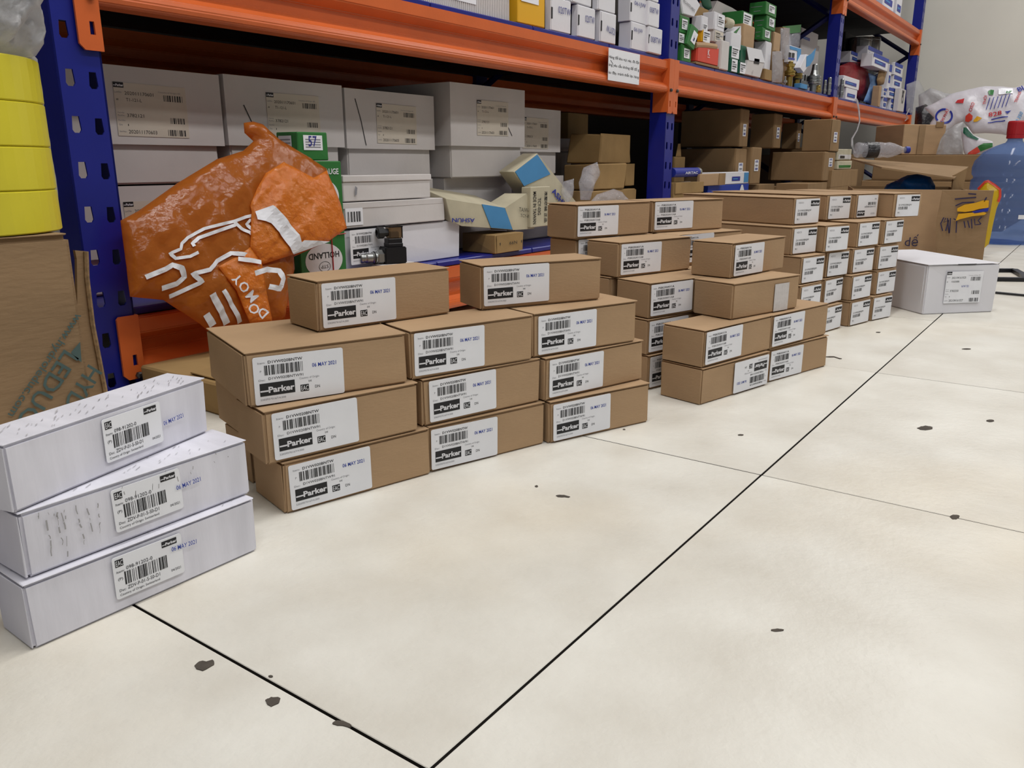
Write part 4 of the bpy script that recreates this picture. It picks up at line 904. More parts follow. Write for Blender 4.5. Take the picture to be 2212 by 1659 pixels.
t, b_ = prism('open_white_box', 'white box with its printed lid flap open, check mark below', None, GREYB, [(1609, 160), (1617, 129), (1651, 135), (1642, 168)], 1.258, .035, parts=[('lid_flap', [(1612, 101), (1644, 108), (1652, 136), (1617, 130)], WPRINT), ('printed_band', [(1629, 126), (1640, 128), (1639, 139), (1628, 137)], INK)])
q = Print(1, 1); q.stroke([(0, .012), (.006, 0), (.016, .02)], .0014, INK, 3); o = link('pen_check', q.mesh('pen_check'), None, t); a = onY((1622, 162), 1.258) - b_; o.location = (a.x, -.002, a.z)
T1 = fbox('small_box', 'tall plain white box under the pile of three green boxes', GWm, WHITEB, (1650, 150), (1667, 92), 1.275, lx=1629, base=U1); zz = U1 + T1[3]
for i, (lab, bl, tr, lx) in enumerate((('bottom of the three green boxes piled on the tall white one', (1645, 92), (1666, 66), 1630), ('middle of the three green boxes piled on the tall white one, flap bulging', (1654, 66), (1676, 40), 1628), ('topmost green box of the pile, highest on the upper shelf', (1652, 40), (1678, 13), 1618))):
    T = fbox('green_box', lab, GG, GREEN, bl, tr, 1.276, lx=lx, base=zz + .001); st(T, MINI[i], .25, .25, .8, .85); zz += T[3] + .001
    q = Print(1, 1); q.rect(.1, .6, .8, .64, GREYINK, 2).rect(.3, .25, .7, .29, GREYINK, 2); o = link('side_print', q.mesh('side_print'), None, T[0]); o.rotation_euler = (0, 0, -math.pi / 2); o.scale = (T[2], 1, T[3]); o.location = (-T[1] / 2 - .001, T[2] / 2, 0)
fbox('kraft_box', 'upright brown box right of the green pile', None, KRAFT, (1669, 108), (1687, 73), 1.30, depth=.05, base=U1)
def wrapped(label, bl, tr, Y, d, seed):
    T = fbox('wrapped_box', label, 'brown boxes wrapped in clear film', KRAFT2, bl, tr, Y, depth=d, base=U1, jit=.003)
    a, b = bl, tr; b0 = Vector((0, 0, 0)); o = [(a[0] - 2, a[1]), (a[0] - 1, b[1] - 1), (b[0] + 1, b[1] - 2), (b[0] + 3, (a[1] + b[1]) / 2), (b[0] + 1, a[1])]
    B_ = Bag(o, onY(a, Y - .006), (0, -1, 0), .008, .006, 4, .0, wave=.008, seed=seed); bm = B_.mesh(); M_ = T[0].matrix_basis.inverted()
    bm.transform(M_); obj('film_wrap', bm, CLEARF, T[0], smooth=True)
wrapped('brown box wrapped in clear film standing before the tall brown one', (1670, 178), (1688, 112), 1.264, .025, 41)
wrapped('larger film wrapped brown bundle behind the brass couplings', (1688, 128), (1706, 62), 1.32, .05, 42)
fbox('kraft_box', 'tiny brown box on the shelf edge below the green pile', None, KRAFTO, (1650, 174), (1668, 152), 1.262, lx=1643, base=U1)
b0 = Vector((onY((1715, 75), 1.34).x, 1.34, U1)); t = thing('green_packet', 'clear packet with a green header card behind the blue display box', 'packet', b0)
Bag([(1700, 72), (1729, 70), (1727, 102), (1702, 102)], onY((1715, 90), 1.34), (0, -1, 0), .01, .005, 5, wave=.01, seed=33).build('packet_film', CLEARF, t, b0)
bm = bmesh.new(); P = [onY(q, 1.335) - b0 for q in ((1690, 57), (1731, 53), (1729, 70), (1700, 73))]; a = [bm.verts.new(v) for v in P]; b = [bm.verts.new(v + Vector((0, .003, 0))) for v in P]; bm.faces.new(a); bm.faces.new(b[::-1])
for i in range(4): bm.faces.new((a[i], a[(i + 1) % 4], b[(i + 1) % 4], b[i]))
obj('header_card', bm, GREEN, t)
t, b_ = prism('display_box', 'white and blue box with dark printed squares behind the brass couplings', None, WHITEB, [(1702, 134), (1706, 97), (1731, 105), (1727, 140)], 1.30, .03, parts=[('blue_stripe', [(1706, 99), (1730, 106), (1728, 136), (1721, 134), (1722, 110), (1706, 106)], SKYC), ('printed_square', [(1704, 113), (1709, 114), (1708, 124), (1703, 123)], INK), ('printed_square', [(1711, 114), (1716, 115), (1715, 125), (1710, 124)], INK), ('printed_band', [(1703, 124), (1716, 126), (1716, 130), (1702, 128)], NAVY)])
prism('display_box', 'white and blue box tipped on its corner beside the big steel coupling', None, WHITEB, [(1728, 146), (1742, 117), (1750, 120), (1744, 146), (1736, 157)], 1.27, .03, parts=[('blue_panel', [(1741, 145), (1742, 122), (1752, 116), (1762, 104), (1757, 128), (1748, 142)], SKYC)])
T = fbox('flat_white_box', 'upper dim white box with a blue line at the back of the second bay', 'dim white boxes at the back', GREYB, (1728, 99), (1768, 74), 1.48, depth=.1); st(T, BLUEBAND, .0, .42, .5, .58)
T = fbox('flat_white_box', 'lower dim white box at the back of the second bay', 'dim white boxes at the back', GREYB, (1726, 138), (1770, 100), 1.48, depth=.12, base=U1)
# fittings: turned metal pieces standing on the shelf
def fitting(label, px, bot, top, Y, prof, m, hexes=(), group='metal fittings on the upper shelf', name='pipe_fitting', cat='fitting'):
    c = onY((px, bot), Y); h = onY((px, top), Y).z - U1
    t = thing(name, label, cat, (c.x, Y, U1), R.uniform(0, 1), group)
    obj('body', lathe([(r * h, z * h) for r, z in prof], 20), m, t)
    for r, z0, z1 in hexes: obj('hex_nut', lathe([(r * h * .93, z0 * h), (r * h, z0 * h + .001), (r * h, z1 * h - .001), (r * h * .93, z1 * h)], 6), m, t)
    return t
CP = [(.13, 0), (.13, .38), (.17, .40), (.22, .44), (.22, .50), (.20, .52), (.22, .54), (.22, .62), (.14, .66), (.13, .78), (.10, .80), (.10, .98), (.08, 1)]
fitting('left brass coupling, the tallest brass piece on the shelf edge', 1704, 185, 131, 1.285, CP, BRASS, [(.17, .78, .90)])
fitting('right brass coupling, just behind the tallest brass piece', 1719, 188, 136, 1.315, CP, BRASS, [(.17, .78, .90)])
fitting('big zinc coupling with ringed collar near the third post', 1756, 197, 137, 1.285, [(.13, 0), (.13, .28), (.24, .30), (.25, .36), (.22, .38), (.25, .40), (.25, .46), (.22, .48), (.25, .50), (.25, .57), (.16, .62), (.12, .78), (.10, .98), (.08, 1)], STEEL)
fitting('short brass nut between the big zinc coupling and the pins', 1766, 200, 184, 1.265, [(.4, 0), (.45, .1), (.45, .45), (.38, .5), (.38, .9), (.3, 1)], BRASS, [(.48, .1, .45)])
PN = [(.12, 0), (.12, .15), (.15, .16), (.15, .30), (.12, .32), (.12, .60), (.14, .62), (.14, .66), (.11, .68), (.11, .95), (.09, 1)]
fitting('left zinc pin fitting beside the third post', 1780, 204, 172, 1.265, PN, STEEL)
fitting('right zinc pin fitting, the taller one beside the third post', 1789, 207, 166, 1.268, PN, STEEL)
fitting('small zinc plug left of the brass couplings', 1695, 184, 165, 1.262, PN, STEEL, [(.3, .2, .5)])
fitting('left of the two small zinc nipples before the tipped box', 1731, 181, 160, 1.32, PN, STEEL, [(.35, .3, .6)])
fitting('right of the two small zinc nipples before the tipped box', 1740, 182, 161, 1.325, PN, STEEL, [(.35, .3, .6)])
T = fbox('blue_box', 'small dark blue box under the zinc nipples', None, SKYC, (1728, 194), (1744, 183), 1.262, depth=.03, base=U1)

# ------------------------------------------------------------------ upper shelf, third bay
GB3 = 'white and blue boxes in the third bay'
def wb(label, bl, tr, Y, base=None, depth=.07, top=False):
    T = fbox('white_blue_box', label, GB3, WHITEB, bl, tr, Y, depth=depth, base=base); st(T, BLUEBAND, .1, .25, .8, .55, 'blue_band')
    if top: obj('blue_top_band', bbox(T[1] * .98, .001, T[3] * .28, .0003, c=(0, -T[2] / 2 - .0030, T[3] * .70)), BLUEC, T[0])
    return T
T = wb('lower white box with blue band, front left of the third bay', (1826, 213), (1852, 195), 1.275, U1)
wb('upper white box with blue band, front left of the third bay', (1820, 192), (1857, 173), 1.275, U1 + T[3] + .001)
fitting('zinc stem fitting beside the white and blue boxes', 1816, 210, 169, 1.262, PN, STEEL)
b0 = Vector((onY((1850, 180), 1.36).x, 1.36, U1)); t = thing('red_bag', 'red translucent bag bulging behind the white and blue boxes', 'bag', b0)
Bag([(1815, 142), (1835, 134), (1860, 134), (1875, 150), (1882, 172), (1880, 195), (1868, 220), (1850, 215), (1815, 190)], onY((1850, 180), 1.40), (0, -1, 0), .030, .01, 5, wave=.015, seed=51).build('bag_film', REDF, t, b0)
b0 = Vector((onY((1885, 190), 1.30).x, 1.30, U1)); t = thing('pale_blue_bag', 'pale blue plastic bag standing right of the red bag', 'bag', b0)
Bag([(1876, 158), (1890, 162), (1903, 156), (1898, 175), (1897, 205), (1893, 228), (1866, 219), (1874, 200), (1880, 180)], onY((1885, 200), 1.335), (0, -1, 0), .018, .006, 5, wave=.012, seed=52).build('bag_film', LBLUEF, t, b0)
fbox('kraft_box', 'slim brown carton between the pale blue bag and the box pile', None, KRAFT, (1895, 230), (1905, 186), 1.275, depth=.04, base=U1)
b0 = Vector((onY((1905, 165), 1.31).x, 1.31, U1)); t = thing('tan_packet', 'film wrapped tan packet leaning above the slim brown carton', 'packet', b0)
Bag([(1902, 142), (1915, 138), (1917, 152), (1908, 182), (1896, 186), (1894, 172)], onY((1905, 165), 1.31), (0, -1, 0), .014, .006, 4, wave=.01, seed=53).build('packet_film', KRAFT2, t, b0)
T = wb('bottom box of the white and blue pile, right column', (1922, 235), (1935, 216), 1.30, U1, top=True); z_ = U1 + T[3] + .001
for lab, bl, tr in (('second box of the white and blue pile, right column', (1917, 215), (1939, 194)), ('third box of the white and blue pile, right column', (1928, 192), (1948, 168)), ('top box of the white and blue pile, right column, flap open', (1930, 166), (1950, 141))):
    T = wb(lab, bl, tr, 1.30, z_, top=True); z_ += T[3] + .001
    obj('open_flap', bbox(.03, .001, T[3] * .9, .0003, c=(T[1] / 2 + .014, -T[2] / 2, .002)), GREYB, T[0])
z_ = U1
for lab, bl, tr in (('bottom box of the white and blue pile, left column', (1906, 233), (1916, 212)), ('second box of the white and blue pile, left column', (1907, 210), (1915, 192)), ('flap-up box topping the left column of the white and blue pile', (1916, 190), (1927, 140))):
    T = wb(lab, bl, tr, 1.305, z_, top=True); z_ += T[3] + .001
for lab, bl, tr, Y in (('white box with blue top lying under the silver cylinders', (1872, 128), (1906, 112), 1.36), ('white box with blue top lying before the silver cylinders', (1884, 142), (1920, 128), 1.285), ('white box with blue top behind the red bag', (1836, 134), (1866, 121), 1.42)): wb(lab, bl, tr, Y, top=True)
for i, (y0, y1) in enumerate(((120, 107), (106, 93), (92, 79))): fbox('grey_box', 'dark grey box in the dim pile at the back of the third bay, %s' % ('bottom', 'middle', 'top')[i], 'dim grey boxes at the back', DKSTEEL, (1824, y0), (1850, y1), 1.60, depth=.08, base=(U1 if i == 0 else onY((1824, y0), 1.60).z + .002))
for i, px in enumerate((1880, 1899)):
    c = onY((px, 128), 1.45); z0 = U1; zt = onY((px, 81), 1.47).z; r = .075
    t = thing('steel_cylinder', 'upright steel cylinder at the back of the third bay, %s of two' % ('left', 'right')[i], 'cylinder', (c.x, 1.53, z0), 0)
    obj('cylinder_body', lathe([(r * .96, 0), (r, .004), (r, zt - z0 - .004), (r * .96, zt - z0)], 24), STEEL, t, smooth=False); obj('rim', lathe([(r * 1.01, zt - z0 - .02), (r * 1.03, zt - z0 - .018), (r * 1.03, zt - z0 - .01), (r * 1.01, zt - z0 - .008)], 24, False), STEEL, t)
T = fbox('grey_package', 'tall grey-white package with dark lettering beside the end post', None, GREYB, (1938, 243), (1957, 194), 1.262, depth=.03, base=U1); st(T, word('PS', INK, .02), .4, .35, .7, .95, 'lettering')
b0 = Vector((onY((1975, 210), 1.235).x, 1.235, U1)); t = thing('clear_sheet', 'crumpled clear film draped around the end post', 'film', b0)
Bag([(1958, 182), (1985, 172), (2000, 200), (2040, 208), (2048, 220), (2010, 236), (1980, 236), (1968, 245), (1958, 240)], onY((1985, 210), 1.225), (-.2, -1, 0), .012, .012, 5, .002, wave=.02, seed=55).build('film_sheet', CLEARF, t, b0)
obj('loose_tail', tube([onY(q, 1.233) - b0 for q in ((1964, 235), (1958, 248), (1960, 256), (1955, 261))], .004, 5), MILKF, t)
# third shelf, just in view
for lab, bl, tr in (('left white and blue box on the highest shelf, at the picture top', (1907, 5), (1934, -14)), ('right white and blue box on the highest shelf, at the picture top', (1936, 18), (1950, -6))): wb(lab, bl, tr, 1.29, DK3 + .0005)

# ------------------------------------------------------------------ lower shelf, second bay: brown cartons with end stickers
GK = 'brown cartons with blue and white end stickers'
KY, KF = 1.30, 1.10
def kz(lev, Y): return (DK1 + .0005, onY((1632, 397), Y).z, onY((1600, 317), Y).z)[lev]
def kbox(label, bl, tr, Y, lx, lev, h=None, stk=(.30, .28, .68, .60), dpt=None):
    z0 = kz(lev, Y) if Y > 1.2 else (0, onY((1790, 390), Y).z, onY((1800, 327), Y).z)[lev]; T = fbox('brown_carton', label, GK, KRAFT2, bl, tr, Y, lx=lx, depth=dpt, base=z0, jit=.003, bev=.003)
    w_, d, h = T[1:]
    obj('side_flap', bbox(.003, d * .97, h * .96, .0006, .002, c=(-w_ / 2 - .001, 0, h * .02)), KRAFT2, T[0])
    if stk: st(T, ATK, *stk)
    return T
kbox('large brown carton at the left end of the top row, second bay', (1596, 316), (1619, 236), KY + .012, 1470, 2)
kbox('second carton of the top row in the second bay, narrow end bulging', (1669, 319), (1691, 246), KY + .006, 1622, 2)
kbox('small third carton of the top row in the second bay, set back', (1718, 314), (1732, 266), KY + .02, 1690, 2)
kbox('last carton of the top row, torn side flap, nearest the third post', (1791, 326), (1817, 259), KF + .012, 1734, 2)
kbox('left carton of the middle row, behind the white and blue tube box', (1586, 366), (1614, 320), KY + .012, 1465, 1)
kbox('second carton of the middle row, tall end with its sticker low', (1619, 396), (1646, 318), KY, 1600, 1, stk=(.30, .35, .72, .66))
kbox('third carton of the middle row, wide side in shade', (1749, 392), (1771, 318), KY, 1660, 1, stk=(.30, .42, .75, .72))
kbox('last carton of the middle row under the torn one', (1776, 387), (1805, 328), KF + .014, 1774, 1, dpt=.25, stk=(.40, .48, .75, .78))
for i, (bl, tr, lab) in enumerate((((1636, 440), (1672, 397), 'first'), ((1676, 440), (1736, 398), 'second'), ((1741, 440), (1786, 394), 'third'), ((1790, 440), (1853, 366), 'last'))):
    fbox('brown_carton', 'plain brown carton of the bottom row in the second bay, %s from the left' % lab, GK, KRAFT2, bl, tr, (KY - .006 + .003 * i) if i < 2 else KF, depth=.22 if i < 2 else .14, base=DK1 + .0005 if i < 2 else .0005, jit=.003, bev=.003, parts='lid')
T = fbox('crumpled_carton', 'crumpled brown carton with tape scraps right of the middle post', None, KRAFTO, (1458, 430), (1520, 392), 1.262, depth=.07, base=(DK1 + .0005), jit=.004, bev=.003, parts='lid')
obj('tape_scrap', bbox(.05, .03, .0012, .0003, .001, c=(.0, -.01, T[3] + .001)), MILKF, T[0])
T2 = fbox('brown_carton', 'small opened carton end just right of the middle post', None, KRAFTO, (1456, 362), (1480, 338), 1.40, depth=.08, base=(DK1 + .0005), jit=.003); obj('raised_flap', bbox(.05, .002, .05, .0005, .001, c=(T2[1] * .3, -.02, T2[3]), taper=.4), KRAFTO, T2[0])
zc = (DK1 + .0005) + T[3]
c0, c1 = onY((1451, 373), 1.285), onY((1505, 377), 1.285)
t = thing('blue_tube_pack', 'blue tube shaped pack with white lettering on the crumpled carton', 'pack', c0, 0); L_ = (c1 - c0).length
obj('tube_body', lathe([(.0, 0), (.016, 0), (.017, .002), (.017, L_ - .002), (.016, L_)], 20), NAVY, t, (0, 0, 0), (0, math.pi / 2, 0)); obj('foil_end', lathe([(.017, 0), (.0175, .004), (.0175, .016), (.012, .02)], 16), STEEL, t, (L_ - .004, 0, 0), (0, math.pi / 2, 0))
o = link('lettering', word('AIRTAC', WPRINT, .02), None, t); o.location = (L_ * .35, -.0176, -.006); o.scale = (L_ * .5, 1, .009)
T = fbox('tube_box', 'dark blue carton with a big white letter A on the lower shelf', None, BLUEC, (1528, 440), (1618, 396), 1.279, depth=.019, base=(DK1 + .0005), parts=''); st(T, word('A', WPRINT, .05), .70, .60, .92, .97, 'lettering', out=.001); zb = (DK1 + .0005) + T[3]
T = fbox('tube_box', 'long white and blue carton lying on the dark blue one', None, WHITEB, (1514, 394), (1618, 370), 1.279, depth=.019, base=zb + .001, parts=''); st(T, BLUEBAND, .62, .25, .80, .6, 'blue_band', out=.001)
obj('end_label', bbox(T[1] * .1, .001, T[3] * .8, .0003, c=(T[1] * .44, -T[2] / 2 - .001, T[3] * .1)), SKYC, T[0])
T = fbox('brown_carton', 'narrow opened brown carton leaning before the long white one', None, KRAFT, (1512, 392), (1566, 374), 1.262, depth=.014, base=zb + .001, jit=.002, parts=''); obj('torn_flap', bbox(T[1] * .28, .002, T[3], .0004, .001, c=(T[1] * .38, -T[2] / 2 - .002, 0)), KRAFT2, T[0])

# ------------------------------------------------------------------ lower shelf, third bay and the cord
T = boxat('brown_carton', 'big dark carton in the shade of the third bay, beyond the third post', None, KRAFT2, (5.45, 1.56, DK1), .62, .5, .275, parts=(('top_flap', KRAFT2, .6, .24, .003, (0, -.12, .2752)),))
a = onX((1992, 345), 5.15); w2 = .30
t = boxat('brown_carton', 'brown carton turned corner-on at the end of the rack, one flap torn', None, KRAFT, (5.33, .985, .402), .27, .25, .165, math.radians(-42), parts=(('torn_flap', KRAFT2, .05, .003, .03, (.09, -.126, .15)), ('tape_seam', KRAFTG, .04, .001, .16, (-.02, -.1262, .002))))
KY = KF - .02; zc = onY((1853, 366), KF).z + .003
c = onY((1826, 366), KY + .02); zi = onY((1826, 347), KY + .02).z
t = boxat('green_pack', 'pale green bag of packing on the last bottom row carton', None, ASHC, (c.x, KY + .07, zc), .26, .09, zi - zc, cat='pack', parts=(('green_strip', GREEN, .22, .002, .012, (0, -.047, .008)),))
zt_ = onY((1826, 322), KY + .02).z
t = boxat('power_module', 'grey green instrument case on the pale green pack under the hanging cord', None, ASHC, (c.x, KY + .075, zi + .002), .27, .09, zt_ - zi, cat='instrument', parts=(('front_plate', GREYB, .24, .002, .022, (0, -.046, .006)), ('display', BLACKP, .08, .002, .012, (-.05, -.0475, .010))))
P = [onY(q, Y) for q, Y in zip(((1850, 214), (1851, 218), (1855, 240), (1857, 262), (1851, 282), (1840, 300), (1840, 315), (1846, 330)), (1.27, 1.236, 1.22, 1.19, 1.16, 1.12, 1.095, 1.085))]; b0 = P[0].copy()
t = thing('hanging_rope', 'thin white cord hanging from the upper shelf in the third bay', 'rope', b0)
obj('cord_strand', tube([p - b0 for p in P], .004, 6), MILKF, t); obj('cord_strand', tube([p - b0 + Vector((.012 * math.sin(i * 1.3), -.002, 0)) for i, p in enumerate(P)], .003, 6), MILKF, t)
# clear bottle lying on the open carton
c = onX((1900, 341), 3.55); t = thing('clear_bottle', 'empty clear plastic bottle with blue cap lying on the open carton flap', 'bottle', c, math.radians(-55))
obj('bottle_body', lathe([(.0, 0), (.026, .002), (.030, .010), (.027, .03), (.030, .05), (.030, .10), (.027, .115), (.030, .13), (.026, .15), (.012, .185), (.011, .20)], 20), CLEARF, t, (-.1, 0, .03), (0, math.pi / 2, 0), smooth=True)
obj('bottle_cap', lathe([(.013, 0), (.0135, .003), (.0135, .014), (.012, .016)], 16), NAVY, t, (.098, 0, .03), (0, math.pi / 2, 0))
obj('bottle_label', lathe([(.0305, 0), (.0308, .001), (.0308, .045), (.0305, .046)], 20, False), DARKF, t, (-.06, 0, .03), (0, math.pi / 2, 0))

# ------------------------------------------------------------------ floor at the far right: open carton, water bottle, bags
oc = thing('open_carton', 'big open brown carton with wide flaps on the floor behind the far stack', 'carton', (3.5, .62, 0))
O = Vector((3.5, .62, 0))
fl_, fr_ = Vector((3.36, .80, 0)), Vector((3.44, .42, 0))            # bottom of the front face
dv = Vector((.42, .12, 0)); H = .262
def brd(nm, pts, m=KRAFT2, th=.005): return sheet(nm, [Vector(q) - O for q in pts], th, m, oc)
up = Vector((0, 0, H))
brd('front_panel', [fl_, fr_, fr_ + up, fl_ + up], KRAFT, .005); brd('back_panel', [fl_ + dv, fr_ + dv, fr_ + dv + up, fl_ + dv + up])
brd('left_panel', [fl_, fl_ + dv, fl_ + dv + up, fl_ + up]); brd('right_panel', [fr_, fr_ + dv, fr_ + dv + up, fr_ + up]); brd('bottom_panel', [fl_ + Vector((0, 0, .002)), fr_ + Vector((0, 0, .002)), fr_ + dv + Vector((0, 0, .002)), fl_ + dv + Vector((0, 0, .002))])
brd('top_flap', [onX((1838, 342), 3.62), onX((2092, 360), 3.80), onX((2062, 384), 3.47), onX((1905, 361), 3.40)], KRAFTG, .006)
brd('corner_post', [onX((2060, 379), 3.5), onX((2090, 363), 3.56), onX((2078, 420), 3.56), onX((2056, 418), 3.5)], KRAFT2, .005)
q0, q1, q2, q3 = onX((2026, 547), 3.33), onX((2122, 566), 3.36), onX((2147, 411), 3.31), onX((2036, 410), 3.31)
q0.z = q1.z = .003
P = [q0, q1, onX((2131, 500), 3.33), q2, q3, onX((2022, 482), 3.32)]
ff = brd('front_flap', P, KRAFTG, .006)
bm = boxes([(-.001, .001, -.001, .001, 0, .001)]); bm.free()
def onflap(nm, pts, m, wd=None):
    """marks lying on the leaning flap"""
    n = (q1 - q0).cross(q3 - q0).normalized(); n = n if n.x < 0 else -n; bm = bmesh.new()
    if wd:
        V = [Vector(p) for p in pts]; L = []
        for i, p in enumerate(V):
            t = (V[min(i + 1, len(V) - 1)] - V[max(i - 1, 0)]).normalized(); k = Vector((-t.y, t.x)) * wd / 2
            L.append([bm.verts.new(onX(tuple(p + s * k), 3.305) - O) for s in (-1, 1)])
        for a, b in zip(L, L[1:]): bm.faces.new((a[0], b[0], b[1], a[1]))
    else: bm.faces.new([bm.verts.new(onX(p, 3.305) - O) for p in pts])
    return obj(nm, bm, m, oc)
F = lambda x, y: (1920 + x / 7.575, 380 + y / 7.575)
onflap('yellow_print', [F(*q) for q in ((1120, 530), (1240, 470), (1420, 440), (1540, 400), (1640, 400), (1630, 520), (1480, 540), (1380, 570), (1250, 590), (1120, 580))], YBOX)
onflap('yellow_print', [F(*q) for q in ((1090, 740), (1140, 620), (1380, 600), (1560, 590), (1600, 610), (1560, 640), (1360, 660), (1160, 710))], YBOX)
onflap('blue_print', [F(*q) for q in ((1360, 585), (1640, 515), (1620, 580), (1400, 615))], NAVY)
for pts in ([(900, 680), (850, 780), (880, 900)], [(930, 690), (900, 760), (980, 720), (930, 900)], [(960, 690), (985, 940)], [(1010, 690), (990, 930)], [(1060, 700), (1110, 730), (1100, 930)], [(1230, 740), (1250, 850)], [(1290, 730), (1320, 850)], [(1350, 700), (1360, 860)], [(1400, 700), (1410, 800), (1500, 790)], [(1520, 670), (1460, 730), (1510, 790)], [(1080, 380), (1430, 350)], [(1300, 290), (1430, 300)], [(1090, 490), (1200, 440), (1400, 430)], [(1600, 350), (1560, 420)]): onflap('marker_stroke', [F(*q) for q in pts], MARK, 2.6)
nv = (fr_ - fl_).normalized(); bm = bmesh.new(); vs, fs, a0, a1, c0, c1 = glyphs('dế', 0)
pc = [onX((1955, 531), 3.40), onX((1984, 528), 3.41)]
for lz in (0,):
    o_ = fl_ + nv * ((pc[0] - fl_).dot(nv)); wd = (pc[1] - pc[0]).dot(nv); hh = .045
    V = [bm.verts.new(o_ + nv * ((x - a0) / (a1 - a0) * wd) + Vector((-.014, 0, pc[0].z + (y - c0) / (c1 - c0) * hh)) - O) for x, y in vs]
for f in fs: bm.faces.new([V[i] for i in f])
obj('marker_lettering', bm, MARK, oc)
b0 = Vector((3.55, .62, .03)); t = thing('blue_bag', 'bright blue plastic bag stuffed inside the open carton', 'bag', b0)
Bag([(1902, 420), (1915, 398), (1940, 388), (1960, 378), (1985, 376), (2010, 382), (2020, 400), (2018, 424), (1960, 428)], onX((1960, 400), 3.56), (-1, 0, .3), .05, .015, 6, .03, wave=.02, seed=61).build('bag_film', BLUEF, t, b0)
t = thing('water_bottle', 'large blue water cooler bottle with red cap on the floor at the right', 'bottle', (4.40, .375, 0))
pr = [(.05, .012), (.10, .0), (.138, .004), (.150, .02), (.150, .075), (.142, .085), (.142, .092), (.153, .102), (.153, .150), (.145, .158), (.145, .166), (.153, .175), (.153, .215), (.145, .223), (.145, .231), (.153, .240), (.153, .280), (.145, .289), (.145, .297), (.153, .307), (.155, .335), (.148, .365), (.118, .405), (.070, .432), (.036, .445), (.030, .455), (.029, .485), (.033, .49), (.033, .50)]
obj('bottle_body', lathe(pr, 40), BOTTLE, t, smooth=True)
obj('bottle_cap', lathe([(.034, .478), (.037, .480), (.038, .500), (.038, .532), (.034, .538)], 24), REDP, t, smooth=False); obj('cap_skirt', lathe([(.030, .462), (.036, .463), (.036, .479), (.030, .480)], 24), REDP, t)
obj('price_sticker', boxes([(-.0015, .0, -.022, .022, -.009, .009)]), PAPER, t, (-.128, -.088, .125), (0, 0, math.radians(35)))
b0 = Vector((3.62, .40, 0)); t = thing('yellow_bag', 'yellow and orange bag standing between the open carton and the water bottle', 'bag', b0)
YB_ = Bag([(2112, 410), (2128, 392), (2135, 389), (2150, 398), (2163, 409), (2163, 425), (2153, 450), (2146, 480), (2140, 510), (2136, 527), (2122, 540), (2122, 470)], onX((2140, 450), 3.72), (-1, 0, .0), .02, .008, 6, .02, wave=.02, seed=62); YB_.build('bag_film', YELF, t, b0)
YB_.stroke([(2113, 409), (2128, 393), (2135, 391), (2150, 400), (2161, 409), (2161, 424), (2157, 436)], 5, REDC, 'orange_border', t, b0, .004)
# carton pile under the sacks, behind the water bottle
boxat('brown_carton', 'large carton on the floor under the printed sack, behind the water bottle', 'cartons heaped by the end wall', KRAFT2, (5.75, .80, 0), 1.3, .74, .26, .0, parts=(('top_flap', KRAFT2, .64, .72, .003, (-.32, 0, .2605)),))
boxat('brown_carton', 'smaller carton stacked on the one behind the water bottle', 'cartons heaped by the end wall', KRAFT2, (5.60, .78, .264), .95, .66, .135, -.03, parts=(('top_flap', KRAFT2, .46, .64, .003, (-.23, 0, .1352)),))
boxat('brown_carton', 'brown carton at the right picture edge beside the water bottle', 'cartons heaped by the end wall', KRAFT, (5.1, .16, 0), .4, .28, .25, .05, parts=(('top_flap', KRAFT, .19, .27, .003, (-.1, 0, .2502)),))
S = lambda x, y: (1960 + x / 8.294, 160 + y / 8.294)
p0 = onX((2100, 270), 5.42); pn = Vector((-1, .05, .55)); b0 = Vector((5.3, .7, .40))
sk = thing('printed_sack', 'white printed sack with red 828 and purple ring lying on the carton pile', 'sack', b0)
SB = Bag([S(*q) for q in ((300, 605), (500, 505), (800, 350), (1100, 270), (1400, 218), (1700, 225), (1920, 240), (2090, 205), (2400, 150), (2500, 500), (2300, 700), (2090, 850), (2000, 1040), (1930, 1100), (1820, 1105), (1700, 1075), (1400, 1055), (1170, 1065), (1090, 960), (1000, 850), (860, 900), (640, 1060), (590, 1010), (380, 985), (420, 860), (480, 780))], p0, pn, .03, .008, 7, .02, wave=.03, seed=71); SB.build('sack_body', SACKF, sk, b0)
def ss(pts, wd, m, nm='print_stroke'): SB.stroke([S(*q) for q in pts], wd / 8.294, m, nm, sk, b0, .004)
ring = [(665 + 145 * math.cos(a), 790 + 118 * math.sin(a)) for a in [math.radians(k) for k in range(-40, 125, 12)]]; ss(ring, 34, NAVY, 'print_ring')
ring = [(665 + 145 * math.cos(a), 790 + 118 * math.sin(a)) for a in [math.radians(k) for k in range(140, 290, 12)]]; ss(ring, 34, NAVY, 'print_ring')
SB.text('CHI PHÁT', S(672, 790), 55 / 8.294, math.radians(-62), REDINK, 'lettering', sk, b0, .8, .005)
SB.text('828', S(1580, 765), 78 / 8.294, math.radians(-4), REDINK, 'lettering', sk, b0, 1.5, .005)
SB.text('THỜI', S(1390, 515), 50 / 8.294, math.radians(-78), REDINK, 'lettering', sk, b0, 1, .005); SB.text('TRANG', S(1985, 480), 50 / 8.294, math.radians(-70), REDINK, 'lettering', sk, b0, 1, .005); SB.text('OSO', S(1165, 650), 60 / 8.294, math.radians(-68), REDINK, 'lettering', sk, b0, 1, .005); SB.text('BI', S(2030, 300), 110 / 8.294, math.radians(-25), NAVY, 'lettering', sk, b0, 1, .005); SB.text('000 350', S(1990, 850), 60 / 8.294, math.radians(-62), SKYC, 'lettering', sk, b0, 1, .005)
for k in range(6): ss([(1420 + 70 * k, 680 - 6 * k), (1490 + 72 * k, 480 - 14 * k)], 13, NAVY)
ss([(1510, 858), (1810, 826)], 18, NAVY); ss([(1450, 915), (1760, 890)], 16, NAVY)
